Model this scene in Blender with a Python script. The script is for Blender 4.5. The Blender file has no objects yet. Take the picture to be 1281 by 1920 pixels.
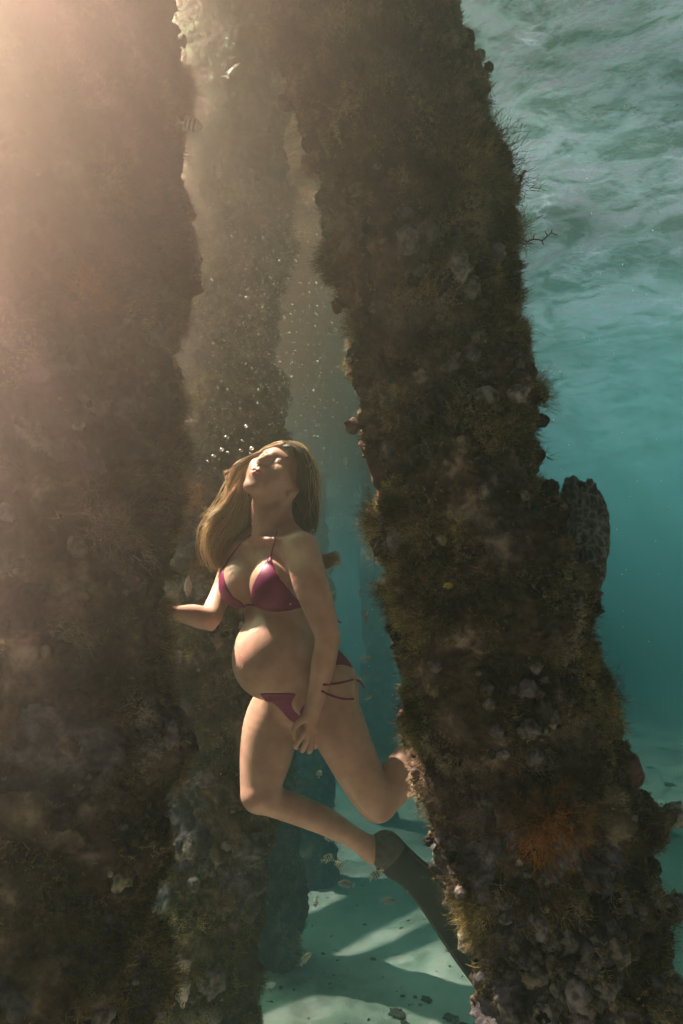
import bpy, math, random, os
import numpy as np
from mathutils import Vector, Matrix
SC = bpy.context.scene
COL = SC.collection

# ------------------------------------------------------------------ camera, world, sun, exposure
F = 1250.0                      # focal length in photograph pixels (1281 x 1920)
PITCH = math.radians(10.9)
CAM_H = 1.6
cam_d = bpy.data.cameras.new('camera'); cam = bpy.data.objects.new('camera', cam_d); COL.objects.link(cam)
cam.location = (0, 0, CAM_H); cam.rotation_euler = (math.radians(90) + PITCH, 0, 0)
cam_d.sensor_fit = 'VERTICAL'; cam_d.sensor_height = 36.0; cam_d.lens = 36.0 * F / 1920.0
cam_d.clip_start = 0.05; cam_d.clip_end = 400
cam_d.dof.use_dof = True; cam_d.dof.focus_distance = 2.16; cam_d.dof.aperture_fstop = 4.5
SC.camera = cam

AX = np.array([1.0, 0, 0]); AU = np.array([0, -math.sin(PITCH), math.cos(PITCH)]); AB = np.array([0, -math.cos(PITCH), -math.sin(PITCH)])
RC = np.stack([AX, AU, AB], 1)          # camera axes as columns
C0 = np.array([0, 0, CAM_H])
def cam2w(v): return np.asarray(v) @ RC.T + C0
def cc(px, py, d): return np.array([(px - 640.5) / F * d, (960 - py) / F * d, -d])
def P(px, py, d): return cam2w(cc(px, py, d))

SUN_DIR = cam2w(np.array([-0.50, 0.82, -0.32])) - C0      # towards the sun (in the water)
SUN_DIR /= np.linalg.norm(SUN_DIR)
SUN_EL = math.asin(SUN_DIR[2]); SUN_AZ = math.atan2(SUN_DIR[0], SUN_DIR[1])
world = bpy.data.worlds.new('World'); SC.world = world; world.use_nodes = True
wn = world.node_tree.nodes; wl = world.node_tree.links
sky = wn.new('ShaderNodeTexSky'); sky.sky_type = 'NISHITA'; sky.sun_disc = False
sky.air_density = 0.12; sky.dust_density = 3.0; sky.ozone_density = 0.0
sky.sun_elevation = SUN_EL; sky.sun_rotation = SUN_AZ
wn['Background'].inputs['Strength'].default_value = 0.05
wl.new(sky.outputs[0], wn['Background'].inputs['Color'])
sun_d = bpy.data.lights.new('sun', 'SUN'); sun = bpy.data.objects.new('sun', sun_d); COL.objects.link(sun)
sun_d.energy = 5.0; sun_d.angle = math.radians(0.6); sun_d.color = (1.0, 0.58, 0.61)
sun.rotation_euler = Vector(SUN_DIR).to_track_quat('Z', 'Y').to_euler(); sun.location = (-6, 4, 9)
SC.view_settings.view_transform = 'Standard'; SC.view_settings.look = 'None'
SC.view_settings.exposure = 3.55; SC.view_settings.gamma = 1.0; SC.view_settings.use_curve_mapping = False
SC.render.engine = 'CYCLES'
SC.cycles.use_denoising = True
SC.cycles.max_bounces = 8; SC.cycles.volume_bounces = 3; SC.cycles.diffuse_bounces = 2
SC.cycles.transparent_max_bounces = 16
SC.cycles.sample_clamp_indirect = 4.0

random.seed(7); RNG = np.random.default_rng(11)

HAZE_D, HAZE_C, HAZE_G = 0.09, (.13, .17, .14), .4
FAR_D, FAR_C = 0.45, (.042, .180, .225)
DECK_EDGE = 2.1
SLOT_END = 3.6
HOLE = (-2.9, -1.0, .2, 2.1)  # deck opening placed to let sun reach the warm glow volumes
GLOW_D = 1.75
SURF_GLASS = 0.22
QUAL = 1.0
# ------------------------------------------------------------------ helpers
def root(name, loc, label, cat, group=None):
    o = bpy.data.objects.new(name, None); COL.objects.link(o); o.location = loc; o.empty_display_size = 0.1
    o['label'] = label; o['category'] = cat
    if group: o['group'] = group
    return o
def tag(o, label=None, cat=None, group=None, kind=None):
    for k, v in (('label', label), ('category', cat), ('group', group), ('kind', kind)):
        if v: o[k] = v
    return o
ORIG = {}
def mesh_obj(name, verts, faces, mats, parent=None, smooth=True, origin=None, matidx=None):
    """verts in world metres; the object sits at its origin (or its thing's)."""
    verts = np.asarray(verts, dtype=np.float64)
    if parent is not None: o0 = ORIG[parent.name] if parent.name in ORIG else np.array(parent.location)
    else: o0 = np.zeros(3) if origin is None else np.asarray(origin, float)
    v = (verts - o0).astype(np.float32)
    me = bpy.data.meshes.new(name)
    if isinstance(faces, np.ndarray):
        n, k = faces.shape
        me.vertices.add(len(v)); me.vertices.foreach_set('co', v.ravel())
        me.loops.add(n * k); me.loops.foreach_set('vertex_index', faces.astype(np.int32).ravel())
        me.polygons.add(n); me.polygons.foreach_set('loop_start', np.arange(0, n * k, k, dtype=np.int32))
        me.update(calc_edges=True)
    else:
        me.from_pydata([tuple(x) for x in v], [], [tuple(int(i) for i in f) for f in faces]); me.update()
    for m in (mats if isinstance(mats, (list, tuple)) else [mats]): me.materials.append(m)
    me.polygons.foreach_set('use_smooth', np.full(len(me.polygons), smooth))
    if matidx is not None: me.polygons.foreach_set('material_index', np.asarray(matidx, dtype=np.int32))
    o = bpy.data.objects.new(name, me); COL.objects.link(o)
    if parent is not None: o.parent = parent; ORIG[o.name] = o0
    else: o.location = o0; ORIG[o.name] = o0
    return o
def merge(parts):
    """[(verts, faces(list or array of same arity))] -> one"""
    vs, fs, n = [], [], 0
    for v, f in parts:
        vs.append(np.asarray(v, float)); fs.append(np.asarray(f) + n); n += len(v)
    return np.concatenate(vs), np.concatenate(fs)
def catmull(pts, n):
    pts = np.asarray(pts, float); p = np.vstack([2 * pts[0] - pts[1], pts, 2 * pts[-1] - pts[-2]])
    t = np.linspace(0, len(pts) - 1 - 1e-6, n); i = t.astype(int); u = (t - i)[:, None]
    a, b, c, d = p[i], p[i + 1], p[i + 2], p[i + 3]
    return 0.5 * (2 * b + (c - a) * u + (2 * a - 5 * b + 4 * c - d) * u**2 + (3 * b - a - 3 * c + d) * u**3)
def tube(pts, rad, sides=8, cap=True):
    pts = np.asarray(pts, float); n = len(pts); rad = np.broadcast_to(rad, (n,))
    t = np.gradient(pts, axis=0); t /= np.linalg.norm(t, axis=1)[:, None] + 1e-12
    ref = np.array([0.13, 0.97, 0.21]) if abs(t[0][1]) < 0.9 else np.array([1.0, 0.1, 0])
    vs = []
    a = np.linspace(0, 2 * np.pi, sides, endpoint=False)
    nrm = np.cross(t[0], ref); nrm /= np.linalg.norm(nrm)
    for k in range(n):
        nrm = nrm - t[k] * nrm.dot(t[k]); nrm /= np.linalg.norm(nrm) + 1e-12
        bn = np.cross(t[k], nrm)
        vs.append(pts[k] + rad[k] * (np.cos(a)[:, None] * nrm + np.sin(a)[:, None] * bn))
    v = np.concatenate(vs); f = []
    for k in range(n - 1):
        for j in range(sides):
            j2 = (j + 1) % sides
            f.append((k * sides + j, k * sides + j2, (k + 1) * sides + j2, (k + 1) * sides + j))
    if cap:
        v = np.vstack([v, pts[0] - t[0] * rad[0] * .5, pts[-1] + t[-1] * rad[-1] * .5]); m = len(v)
        for j in range(sides):
            j2 = (j + 1) % sides
            f.append((m - 2, j2, j, m - 2)); b = (n - 1) * sides; f.append((m - 1, b + j, b + j2, m - 1))
    f = np.array(f)
    return v, f
def fix_faces(f):
    return [tuple(dict.fromkeys(int(i) for i in x)) for x in f]

# vectorised noise
_perm = np.random.default_rng(3).permutation(256); _perm = np.concatenate([_perm, _perm, _perm])
_grad = np.random.default_rng(4).normal(size=(256, 3)); _grad /= np.linalg.norm(_grad, axis=1)[:, None]
def perlin(p):
    p = np.asarray(p, float); i = np.floor(p).astype(int); f = p - i; u = f * f * f * (f * (f * 6 - 15) + 10); i &= 255
    out = 0
    for dx in (0, 1):
        wx = u[:, 0] if dx else 1 - u[:, 0]
        for dy in (0, 1):
            wy = u[:, 1] if dy else 1 - u[:, 1]
            for dz in (0, 1):
                wz = u[:, 2] if dz else 1 - u[:, 2]
                h = _perm[_perm[_perm[(i[:, 0] + dx) & 255] + ((i[:, 1] + dy) & 255)] + ((i[:, 2] + dz) & 255)]
                g = _grad[h]
                out = out + wx * wy * wz * (g[:, 0] * (f[:, 0] - dx) + g[:, 1] * (f[:, 1] - dy) + g[:, 2] * (f[:, 2] - dz))
    return out * 1.6
def fbm(p, o=4, lac=2.1, gain=0.5):
    a, s, r = 1.0, 1.0, 0
    for _ in range(o): r = r + a * perlin(p * s + 17.3 * s); s *= lac; a *= gain
    return r
def worley(p):
    """distance to the nearest and second nearest feature point"""
    i = np.floor(p).astype(int); f = p - i; d1 = np.full(len(p), 9.0); d2 = d1.copy()
    for dx in (-1, 0, 1):
        for dy in (-1, 0, 1):
            for dz in (-1, 0, 1):
                h = _perm[_perm[_perm[(i[:, 0] + dx) & 255] + ((i[:, 1] + dy) & 255)] + ((i[:, 2] + dz) & 255)]
                o = _grad[h] * 0.45 + 0.5
                q = np.array([dx, dy, dz]) + o - f; d = np.sqrt((q * q).sum(1))
                n = d < d1; d2 = np.where(n, d1, np.minimum(d2, d)); d1 = np.where(n, d, d1)
    return d1, d2

# ---- materials
def mat(name, color=(0.5, 0.5, 0.5), rough=0.6, spec=0.3, metallic=0.0, **kw):
    m = bpy.data.materials.new(name); m.use_nodes = True; b = m.node_tree.nodes['Principled BSDF']
    b.inputs['Base Color'].default_value = (*color, 1); b.inputs['Roughness'].default_value = rough
    b.inputs['Specular IOR Level'].default_value = spec; b.inputs['Metallic'].default_value = metallic
    for k, v in kw.items(): b.inputs[k.replace('_', ' ')].default_value = v
    return m
def ramp(nt, stops, x):
    r = nt.nodes.new('ShaderNodeValToRGB'); e = r.color_ramp.elements
    while len(e) < len(stops): e.new(0.5)
    for k, (p, c) in enumerate(stops): e[k].position = p; e[k].color = (*c, 1)
    nt.links.new(x, r.inputs[0]); return r.outputs[0]
def noise(nt, scale, detail=4, rough=0.55, coord='Object', vec=None):
    n = nt.nodes.new('ShaderNodeTexNoise'); n.inputs['Scale'].default_value = scale; n.inputs['Detail'].default_value = detail
    n.inputs['Roughness'].default_value = rough
    if vec is None:
        t = nt.nodes.new('ShaderNodeTexCoord'); vec = t.outputs[coord]
    nt.links.new(vec, n.inputs['Vector']); return n.outputs['Fac']
def bump(m, h, strength=0.3, dist=0.01):
    nt = m.node_tree; b = nt.nodes.new('ShaderNodeBump'); b.inputs['Strength'].default_value = strength; b.inputs['Distance'].default_value = dist
    nt.links.new(h, b.inputs['Height']); nt.links.new(b.outputs[0], nt.nodes['Principled BSDF'].inputs['Normal'])
def noisy(name, stops, scale=8, detail=5, rough=0.8, bscale=None, bstr=0.4, bdist=0.01, **kw):
    m = mat(name, rough=rough, **kw); nt = m.node_tree
    c = ramp(nt, stops, noise(nt, scale, detail)); nt.links.new(c, nt.nodes['Principled BSDF'].inputs['Base Color'])
    if bscale: bump(m, noise(nt, bscale, 6), bstr, bdist)
    return m
# ------------------------------------------------------------------ the water: haze box, surface sheet, seabed
SURF_Z = 3.55
hz = [(-16, -6, -1.2), (16, 30, SURF_Z - .12)]
def box_mesh(lo, hi):
    v = [(x, y, z) for x in (lo[0], hi[0]) for y in (lo[1], hi[1]) for z in (lo[2], hi[2])]
    return np.array(v, float), np.array([(0, 1, 3, 2), (4, 6, 7, 5), (0, 4, 5, 1), (2, 3, 7, 6), (0, 2, 6, 4), (1, 5, 7, 3)])
m = bpy.data.materials.new('sea_water_haze'); m.use_nodes = True; nt = m.node_tree; nt.nodes.remove(nt.nodes['Principled BSDF'])
pv = nt.nodes.new('ShaderNodeVolumePrincipled'); pv.inputs['Density'].default_value = HAZE_D
pv.inputs['Color'].default_value = (*HAZE_C, 1); pv.inputs['Anisotropy'].default_value = HAZE_G; 
nt.links.new(pv.outputs[0], nt.nodes['Material Output'].inputs['Volume'])
v, f = box_mesh(*hz); hazeo = mesh_obj('haze', v, f, m, smooth=False); tag(hazeo, kind='stuff')
# the more turbid open water behind the piles
m = m.copy(); m.name = 'turbid_open_water'; pv = [x for x in m.node_tree.nodes if x.type == 'PRINCIPLED_VOLUME'][0]
pv.inputs['Density'].default_value = FAR_D; pv.inputs['Color'].default_value = (*FAR_C, 1); pv.inputs['Absorption Color'].default_value = (0, .04, .05, 1)
v, f = box_mesh((-15.5, 2.62, -1.1), (15.5, 29.5, SURF_Z - .14)); tag(mesh_obj('turbid_water', v, f, m, smooth=False), kind='stuff')

# tinted volumes added to imitate a warm veiling glow, upper left and between piles
def cloud(name, c, r, dens, col, g, axes=None, power=1.0, rot=(0, 0, 0)):
    m = bpy.data.materials.new(name); m.use_nodes = True; nt = m.node_tree; nt.nodes.remove(nt.nodes['Principled BSDF'])
    tc = nt.nodes.new('ShaderNodeTexCoord'); ln = nt.nodes.new('ShaderNodeVectorMath'); ln.operation = 'LENGTH'; nt.links.new(tc.outputs['Object'], ln.inputs[0])
    mr = nt.nodes.new('ShaderNodeMapRange'); mr.interpolation_type = 'SMOOTHERSTEP'; mr.inputs['From Min'].default_value = 1; mr.inputs['From Max'].default_value = 0.0; nt.links.new(ln.outputs['Value'], mr.inputs['Value'])
    pw = nt.nodes.new('ShaderNodeMath'); pw.operation = 'POWER'; pw.inputs[1].default_value = power; nt.links.new(mr.outputs[0], pw.inputs[0])
    ml = nt.nodes.new('ShaderNodeMath'); ml.operation = 'MULTIPLY'; ml.inputs[1].default_value = dens; nt.links.new(pw.outputs[0], ml.inputs[0])
    pv = nt.nodes.new('ShaderNodeVolumePrincipled'); nt.links.new(ml.outputs[0], pv.inputs['Density']); pv.inputs['Color'].default_value = (*col, 1); pv.inputs['Anisotropy'].default_value = g
    pv.inputs['Absorption Color'].default_value = (0, 0, 0, 1)
    nt.links.new(pv.outputs[0], nt.nodes['Material Output'].inputs['Volume'])
    v, f = ball((0, 0, 0), (1, 1, 1), None, 24)
    me = bpy.data.meshes.new(name); me.from_pydata([tuple(x) for x in v], [], [q[::-1] for q in fix_faces(f)]); me.materials.append(m)
    o = bpy.data.objects.new(name, me); COL.objects.link(o); o.location = c; o.scale = r; o.rotation_euler = rot; tag(o, kind='stuff'); return o
def ball(c, r, M=None, seg=20):
    th = np.linspace(0, np.pi, seg // 2 + 1); ph = np.linspace(0, 2 * np.pi, seg, endpoint=False)
    v = np.array([(math.sin(t) * math.cos(q), math.sin(t) * math.sin(q), math.cos(t)) for t in th for q in ph]) * np.asarray(r)
    if M is not None: v = v @ np.asarray(M)
    f = [(i * seg + j, i * seg + (j + 1) % seg, (i + 1) * seg + (j + 1) % seg, (i + 1) * seg + j) for i in range(seg // 2) for j in range(seg)]
    return v + np.asarray(c), np.array(f)
if GLOW_D:
    cloud('glow_veil', P(-170, -150, 1.32), (1.5, .60, 2.2), GLOW_D * 1.1, (1, .82, .78), .48)
    cloud('glow_veil', P(450, 380, 3.33), (1.1, .84, 2.7), GLOW_D * 2.6, (1, .82, .72), .5)

# sea surface, seen from below
n = 330; gx = np.sign(np.linspace(-1, 1, n)) * np.abs(np.linspace(-1, 1, n))**1.7 * 18 + 1.5; gy = -5 + np.linspace(0, 1, n)**1.6 * 36
X, Y = np.meshgrid(gx, gy, indexing='ij'); q = np.stack([X.ravel(), Y.ravel(), np.zeros(X.size)], 1)
Z = .075 * fbm(q * np.array([.9, .9, 1]) + 3, 3) + .028 * (1 - np.abs(fbm(q * np.array([2.2, 3.0, 1]) + 9, 3))) + .008 * fbm(q * 7, 2)
q[:, 2] = SURF_Z + Z
idx = np.arange(n * n).reshape(n, n); f = np.stack([idx[:-1, :-1], idx[1:, :-1], idx[1:, 1:], idx[:-1, 1:]], -1).reshape(-1, 4)
m = bpy.data.materials.new('sea_surface'); m.use_nodes = True; nt = m.node_tree; nt.nodes.remove(nt.nodes['Principled BSDF'])
gl = nt.nodes.new('ShaderNodeBsdfGlass'); gl.inputs['IOR'].default_value = 1.33; gl.inputs['Roughness'].default_value = .06; gl.inputs['Color'].default_value = (.38, 1, .58, 1)
tr = nt.nodes.new('ShaderNodeBsdfTransparent')
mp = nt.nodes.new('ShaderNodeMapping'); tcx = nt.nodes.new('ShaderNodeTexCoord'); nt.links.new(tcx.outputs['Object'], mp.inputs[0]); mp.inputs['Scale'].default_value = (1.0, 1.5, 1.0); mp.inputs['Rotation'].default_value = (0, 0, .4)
w1 = noise(nt, 3.4, 6, .62, vec=mp.outputs[0]); w1.node.inputs['Distortion'].default_value = 1.2; tc = ramp(nt, [(.40, (.34, .52, .36)), (.50, (.66, .92, .68)), (.58, (.84, 1, .82))], w1); ve = nt.nodes.new('ShaderNodeTexVoronoi'); ve.feature = 'DISTANCE_TO_EDGE'; ve.inputs['Scale'].default_value = 3.6  # light and dark ripple dapple put into the transmission colour
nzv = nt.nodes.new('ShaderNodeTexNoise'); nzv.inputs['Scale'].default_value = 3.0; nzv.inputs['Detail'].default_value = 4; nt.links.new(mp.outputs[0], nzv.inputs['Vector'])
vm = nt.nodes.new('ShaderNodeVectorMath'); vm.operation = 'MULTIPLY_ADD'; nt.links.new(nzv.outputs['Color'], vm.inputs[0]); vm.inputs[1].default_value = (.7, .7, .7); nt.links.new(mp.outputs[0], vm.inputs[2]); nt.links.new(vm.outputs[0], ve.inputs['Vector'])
net = ramp(nt, [(.0, (.9, .9, .9)), (.025, (.35, .38, .35)), (.08, (0, 0, 0))], ve.outputs['Distance'])  # glint and caustic lines painted into the surface's transmission colour
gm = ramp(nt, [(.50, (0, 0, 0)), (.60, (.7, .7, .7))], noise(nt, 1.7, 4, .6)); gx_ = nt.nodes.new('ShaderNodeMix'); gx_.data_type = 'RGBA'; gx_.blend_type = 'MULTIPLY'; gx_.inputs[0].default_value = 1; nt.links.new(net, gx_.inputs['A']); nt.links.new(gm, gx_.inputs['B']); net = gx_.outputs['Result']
lf = ramp(nt, [(.40, (.55, .55, .55)), (.58, (1, 1, 1))], noise(nt, 1.1, 2, .5, vec=mp.outputs[0])); lx = nt.nodes.new('ShaderNodeMix'); lx.data_type = 'RGBA'; lx.blend_type = 'MULTIPLY'; lx.inputs[0].default_value = 1; nt.links.new(tc, lx.inputs['A']); nt.links.new(lf, lx.inputs['B']); tc = lx.outputs['Result']  # broad dim patches in the transmission colour, to suggest light shafts
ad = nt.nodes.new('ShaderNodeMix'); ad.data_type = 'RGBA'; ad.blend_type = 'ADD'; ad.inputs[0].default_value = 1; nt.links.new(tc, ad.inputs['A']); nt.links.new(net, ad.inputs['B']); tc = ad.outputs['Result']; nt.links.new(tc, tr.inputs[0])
bp = nt.nodes.new('ShaderNodeBump'); bp.inputs['Strength'].default_value = .8; bp.inputs['Distance'].default_value = .05; nt.links.new(noise(nt, 9, 3), bp.inputs['Height']); nt.links.new(bp.outputs[0], gl.inputs['Normal'])
mx = nt.nodes.new('ShaderNodeMixShader'); mx.inputs[0].default_value = SURF_GLASS; nt.links.new(tr.outputs[0], mx.inputs[1]); nt.links.new(gl.outputs[0], mx.inputs[2]); nt.links.new(mx.outputs[0], nt.nodes['Material Output'].inputs[0])
surf = mesh_obj('water_surface', q, f, m); tag(surf, kind='structure')

# seabed of pale sand with soft ripples
n = 360; gx = np.sign(np.linspace(-1, 1, n)) * np.abs(np.linspace(-1, 1, n))**1.8 * 30 + .3; gy = -6 + np.linspace(0, 1, n)**1.7 * 46
X, Y = np.meshgrid(gx, gy, indexing='ij'); q = np.stack([X.ravel(), Y.ravel(), np.zeros(X.size)], 1)
def ground_z(q):
    q = np.atleast_2d(np.asarray(q, float)); p = np.stack([q[:, 0], q[:, 1], np.zeros(len(q))], 1)
    rise = .16 * np.clip(q[:, 0] - 1.2, 0, 9) * np.clip((q[:, 1] - 3.0) / 4, 0, 1)
    return rise + .05 * fbm(p * .5, 3) + .014 * fbm(p * np.array([1.8, 3.6, 1]) + 5, 3) - .02
q[:, 2] = ground_z(q) + .004 * fbm(q * 11, 2)
idx = np.arange(n * n).reshape(n, n); f = np.stack([idx[:-1, :-1], idx[1:, :-1], idx[1:, 1:], idx[:-1, 1:]], -1).reshape(-1, 4)
m_sand = mat('pale_sand', rough=.9, spec=.1); nt = m_sand.node_tree
c1 = ramp(nt, [(.30, (.20, .19, .15)), (.42, (.50, .52, .44)), (.7, (.76, .78, .68))], noise(nt, 1.6, 8, .62))
nt.links.new(c1, nt.nodes['Principled BSDF'].inputs['Base Color']); bump(m_sand, noise(nt, 40, 6, .7), .5, .01)
sand = mesh_obj('seabed', q, f, m_sand); tag(sand, kind='structure')
# ------------------------------------------------------------------ the pier overhead, unseen: deck laid out to block and admit light where wanted
DECK_Z = 4.35
def prism(poly, z0, z1):
    n = len(poly); v = [(x, y, z0) for x, y in poly] + [(x, y, z1) for x, y in poly]
    return np.array(v, float), [tuple(range(n))[::-1], tuple(range(n, 2 * n))] + [(i, (i + 1) % n, n + (i + 1) % n, n + i) for i in range(n)]
def join_poly(parts):
    vs, fs, n = [], [], 0
    for v, f in parts: vs.append(v); fs += [tuple(i + n for i in q) for q in f]; n += len(v)
    return np.concatenate(vs), fs
m_wood = noisy('weathered_timber', [(.3, (.10, .075, .055)), (.7, (.22, .175, .13))], 6, 6, .9, 30, .5, .01)
dk = root('pier_deck', (0, 0, DECK_Z), 'weathered plank deck of the pier above the water, unseen, laid out to shade the piles', 'pier deck')
pl = []
x = -9.0
while x < 9.0:
    w = .20
    lo, hi = -5.0, DECK_EDGE
    if HOLE[0] < x + w / 2 < HOLE[1]: segs = [(-5.0, HOLE[2])] + ([(HOLE[3], hi)] if HOLE[3] < hi else [])
    else: segs = [(lo, hi)]
    for a, b in segs: pl.append(prism([(x, a), (x + w - .004, a), (x + w - .004, b), (x, b)], DECK_Z, DECK_Z + .05))
    x += w
x = -.9
while x < .2:                                                          # unseen stretch of deck beyond the open slot, added to cut sky light
    pl.append(prism([(x, SLOT_END), (x + .196, SLOT_END), (x + .196, 27.0), (x, 27.0)], DECK_Z, DECK_Z + .05)); x += .2
x = -.4
while x < .2: pl.append(prism([(x, DECK_EDGE + .004), (x + .196, DECK_EDGE + .004), (x + .196, SLOT_END - .004), (x, SLOT_END - .004)], DECK_Z, DECK_Z + .05)); x += .2  # unseen planks added above the woman to cut sky light on her
x = -9.0
while x < -3.7: pl.append(prism([(x, DECK_EDGE + .004), (x + .196, DECK_EDGE + .004), (x + .196, 27.0), (x, 27.0)], DECK_Z, DECK_Z + .05)); x += .2  # unseen planks added at the left to cut sky light
v, f = join_poly(pl); mesh_obj('plank_floor', v, f, m_wood, dk, smooth=False)
for y in (-2.0, .1, 1.6):
    v, f = prism([(-9, y), (9, y), (9, y + .16), (-9, y + .16)], DECK_Z - .22, DECK_Z - .003)
    if HOLE[2] < y < HOLE[3]:
        v, f = join_poly([prism([(-9, y), (HOLE[0], y), (HOLE[0], y + .16), (-9, y + .16)], DECK_Z - .22, DECK_Z - .003), prism([(HOLE[1], y), (9, y), (9, y + .16), (HOLE[1], y + .16)], DECK_Z - .22, DECK_Z - .003)])
    mesh_obj('beam', v, f, m_wood, dk, smooth=False)
def ground_at(px, py):
    r = P(px, py, 1.0) - C0; t = -CAM_H / r[2]; return C0 + r * t
def up_to(g, z): return (g + SUN_DIR * (z / SUN_DIR[2]))[:2]
wz = DECK_Z - .1  # unseen slabs added; outlines traced back from the dark sand bands toward the sun
for lab, (a0, a1, b0, b1) in (('far narrow gangway added unseen to cast a dark band on the sand', ((580, 1692), (760, 1632), (580, 1772), (760, 1674))),
                         ('nearer wide gangway added unseen to cast a dark band on the sand', ((575, 1806), (760, 1738), (480, 1862), (850, 1722)))):
    A0_, A1_, B0_, B1_ = [up_to(ground_at(*p), wz) for p in (a0, a1, b0, b1)]
    ext = 3.0; dA = (A1_ - A0_); dA /= np.linalg.norm(dA); dB = (B1_ - B0_); dB /= np.linalg.norm(dB); dm = dA + dB; dm /= np.linalg.norm(dm)
    mA, mB = (A0_ + A1_) / 2, (B0_ + B1_) / 2
    qd = [mA - dm * ext, mA + dm * ext, mB + dm * ext, mB - dm * ext]
    c = (mA + mB) / 2; v, f = prism([tuple(p) for p in qd], wz - .04, wz + .04)
    o = root('sunblocker', (c[0], c[1], wz), lab, 'sunblocker', 'unseen sunblockers over the sand'); mesh_obj('plank_floor', v, f, m_wood, o, smooth=False)
    e = []
    for p, q_ in ((qd[0], qd[1]), (qd[3], qd[2])):
        t_ = (q_ - p) / np.linalg.norm(q_ - p); s_ = np.array([-t_[1], t_[0]]) * .03
        e.append(prism([tuple(p - s_), tuple(q_ - s_), tuple(q_ + s_), tuple(p + s_)], wz + .043, wz + .14))
    v, f = join_poly(e); mesh_obj('edge_rail', v, f, m_wood, o, smooth=False)
# ------------------------------------------------------------------ signed-distance sculpting (camera-aligned metres)
def v3(*a): return np.array(a, float)
def cone(a, b, ra, rb): return ('cone', np.asarray(a, float), np.asarray(b, float), ra, rb)
def ell(c, r, M=None): return ('ell', np.asarray(c, float), np.asarray(r, float), np.eye(3) if M is None else np.asarray(M, float))
def prim_box(p):
    if p[0] == 'cone': r = max(p[3], p[4]); return np.minimum(p[1], p[2]) - r, np.maximum(p[1], p[2]) + r
    e = np.sqrt(((p[3] * p[2][:, None])**2).sum(0)); return p[1] - e, p[1] + e
def prim_eval(p, X, Y, Z):
    if p[0] == 'cone':
        a, b, ra, rb = p[1:]; d = b - a; L = d.dot(d) + 1e-12
        h = np.clip(((X - a[0]) * d[0] + (Y - a[1]) * d[1] + (Z - a[2]) * d[2]) / L, 0, 1)
        return np.sqrt((X - a[0] - h * d[0])**2 + (Y - a[1] - h * d[1])**2 + (Z - a[2] - h * d[2])**2) - (ra + (rb - ra) * h)
    c, r, M = p[1:]; x, y, z = X - c[0], Y - c[1], Z - c[2]
    k0 = 0; k1 = 0
    for i in range(3):
        q = (x * M[i, 0] + y * M[i, 1] + z * M[i, 2]) / r[i]; k0 = k0 + q * q; k1 = k1 + (q / r[i])**2
    k0 = np.sqrt(k0); return k0 * (k0 - 1) / (np.sqrt(k1) + 1e-9)
def smin(a, b, k): h = np.maximum(k - np.abs(a - b), 0) / k; return np.minimum(a, b) - h * h * k * 0.25
def smax(a, b, k): return -smin(-a, -b, k)

def group_box(prims, pad):
    lo = np.min([prim_box(p)[0] for p, _ in prims], 0) - pad; hi = np.max([prim_box(p)[1] for p, _ in prims], 0) + pad
    return lo, hi
PAD = 0.05
def eval_group(prims, xs, ys, zs, sl=None):
    """prims: [(prim, k)], k>0 union, k<0 subtract.  Field on the grid, far away = big"""
    Fd = np.full((len(xs), len(ys), len(zs)), 0.3, np.float32)
    for p, k in prims:
        lo, hi = prim_box(p); pad = PAD + abs(k)
        i0, i1 = np.searchsorted(xs, [lo[0] - pad, hi[0] + pad]); j0, j1 = np.searchsorted(ys, [lo[1] - pad, hi[1] + pad]); k0, k1 = np.searchsorted(zs, [lo[2] - pad, hi[2] + pad])
        if i1 <= i0 or j1 <= j0 or k1 <= k0: continue
        s = (slice(i0, i1), slice(j0, j1), slice(k0, k1))
        d = prim_eval(p, xs[s[0]][:, None, None], ys[s[1]][None, :, None], zs[s[2]][None, None, :]).astype(np.float32)
        Fd[s] = smin(Fd[s], d, abs(k)) if k > 0 else smax(Fd[s], -d, abs(k))
    return Fd
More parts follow.
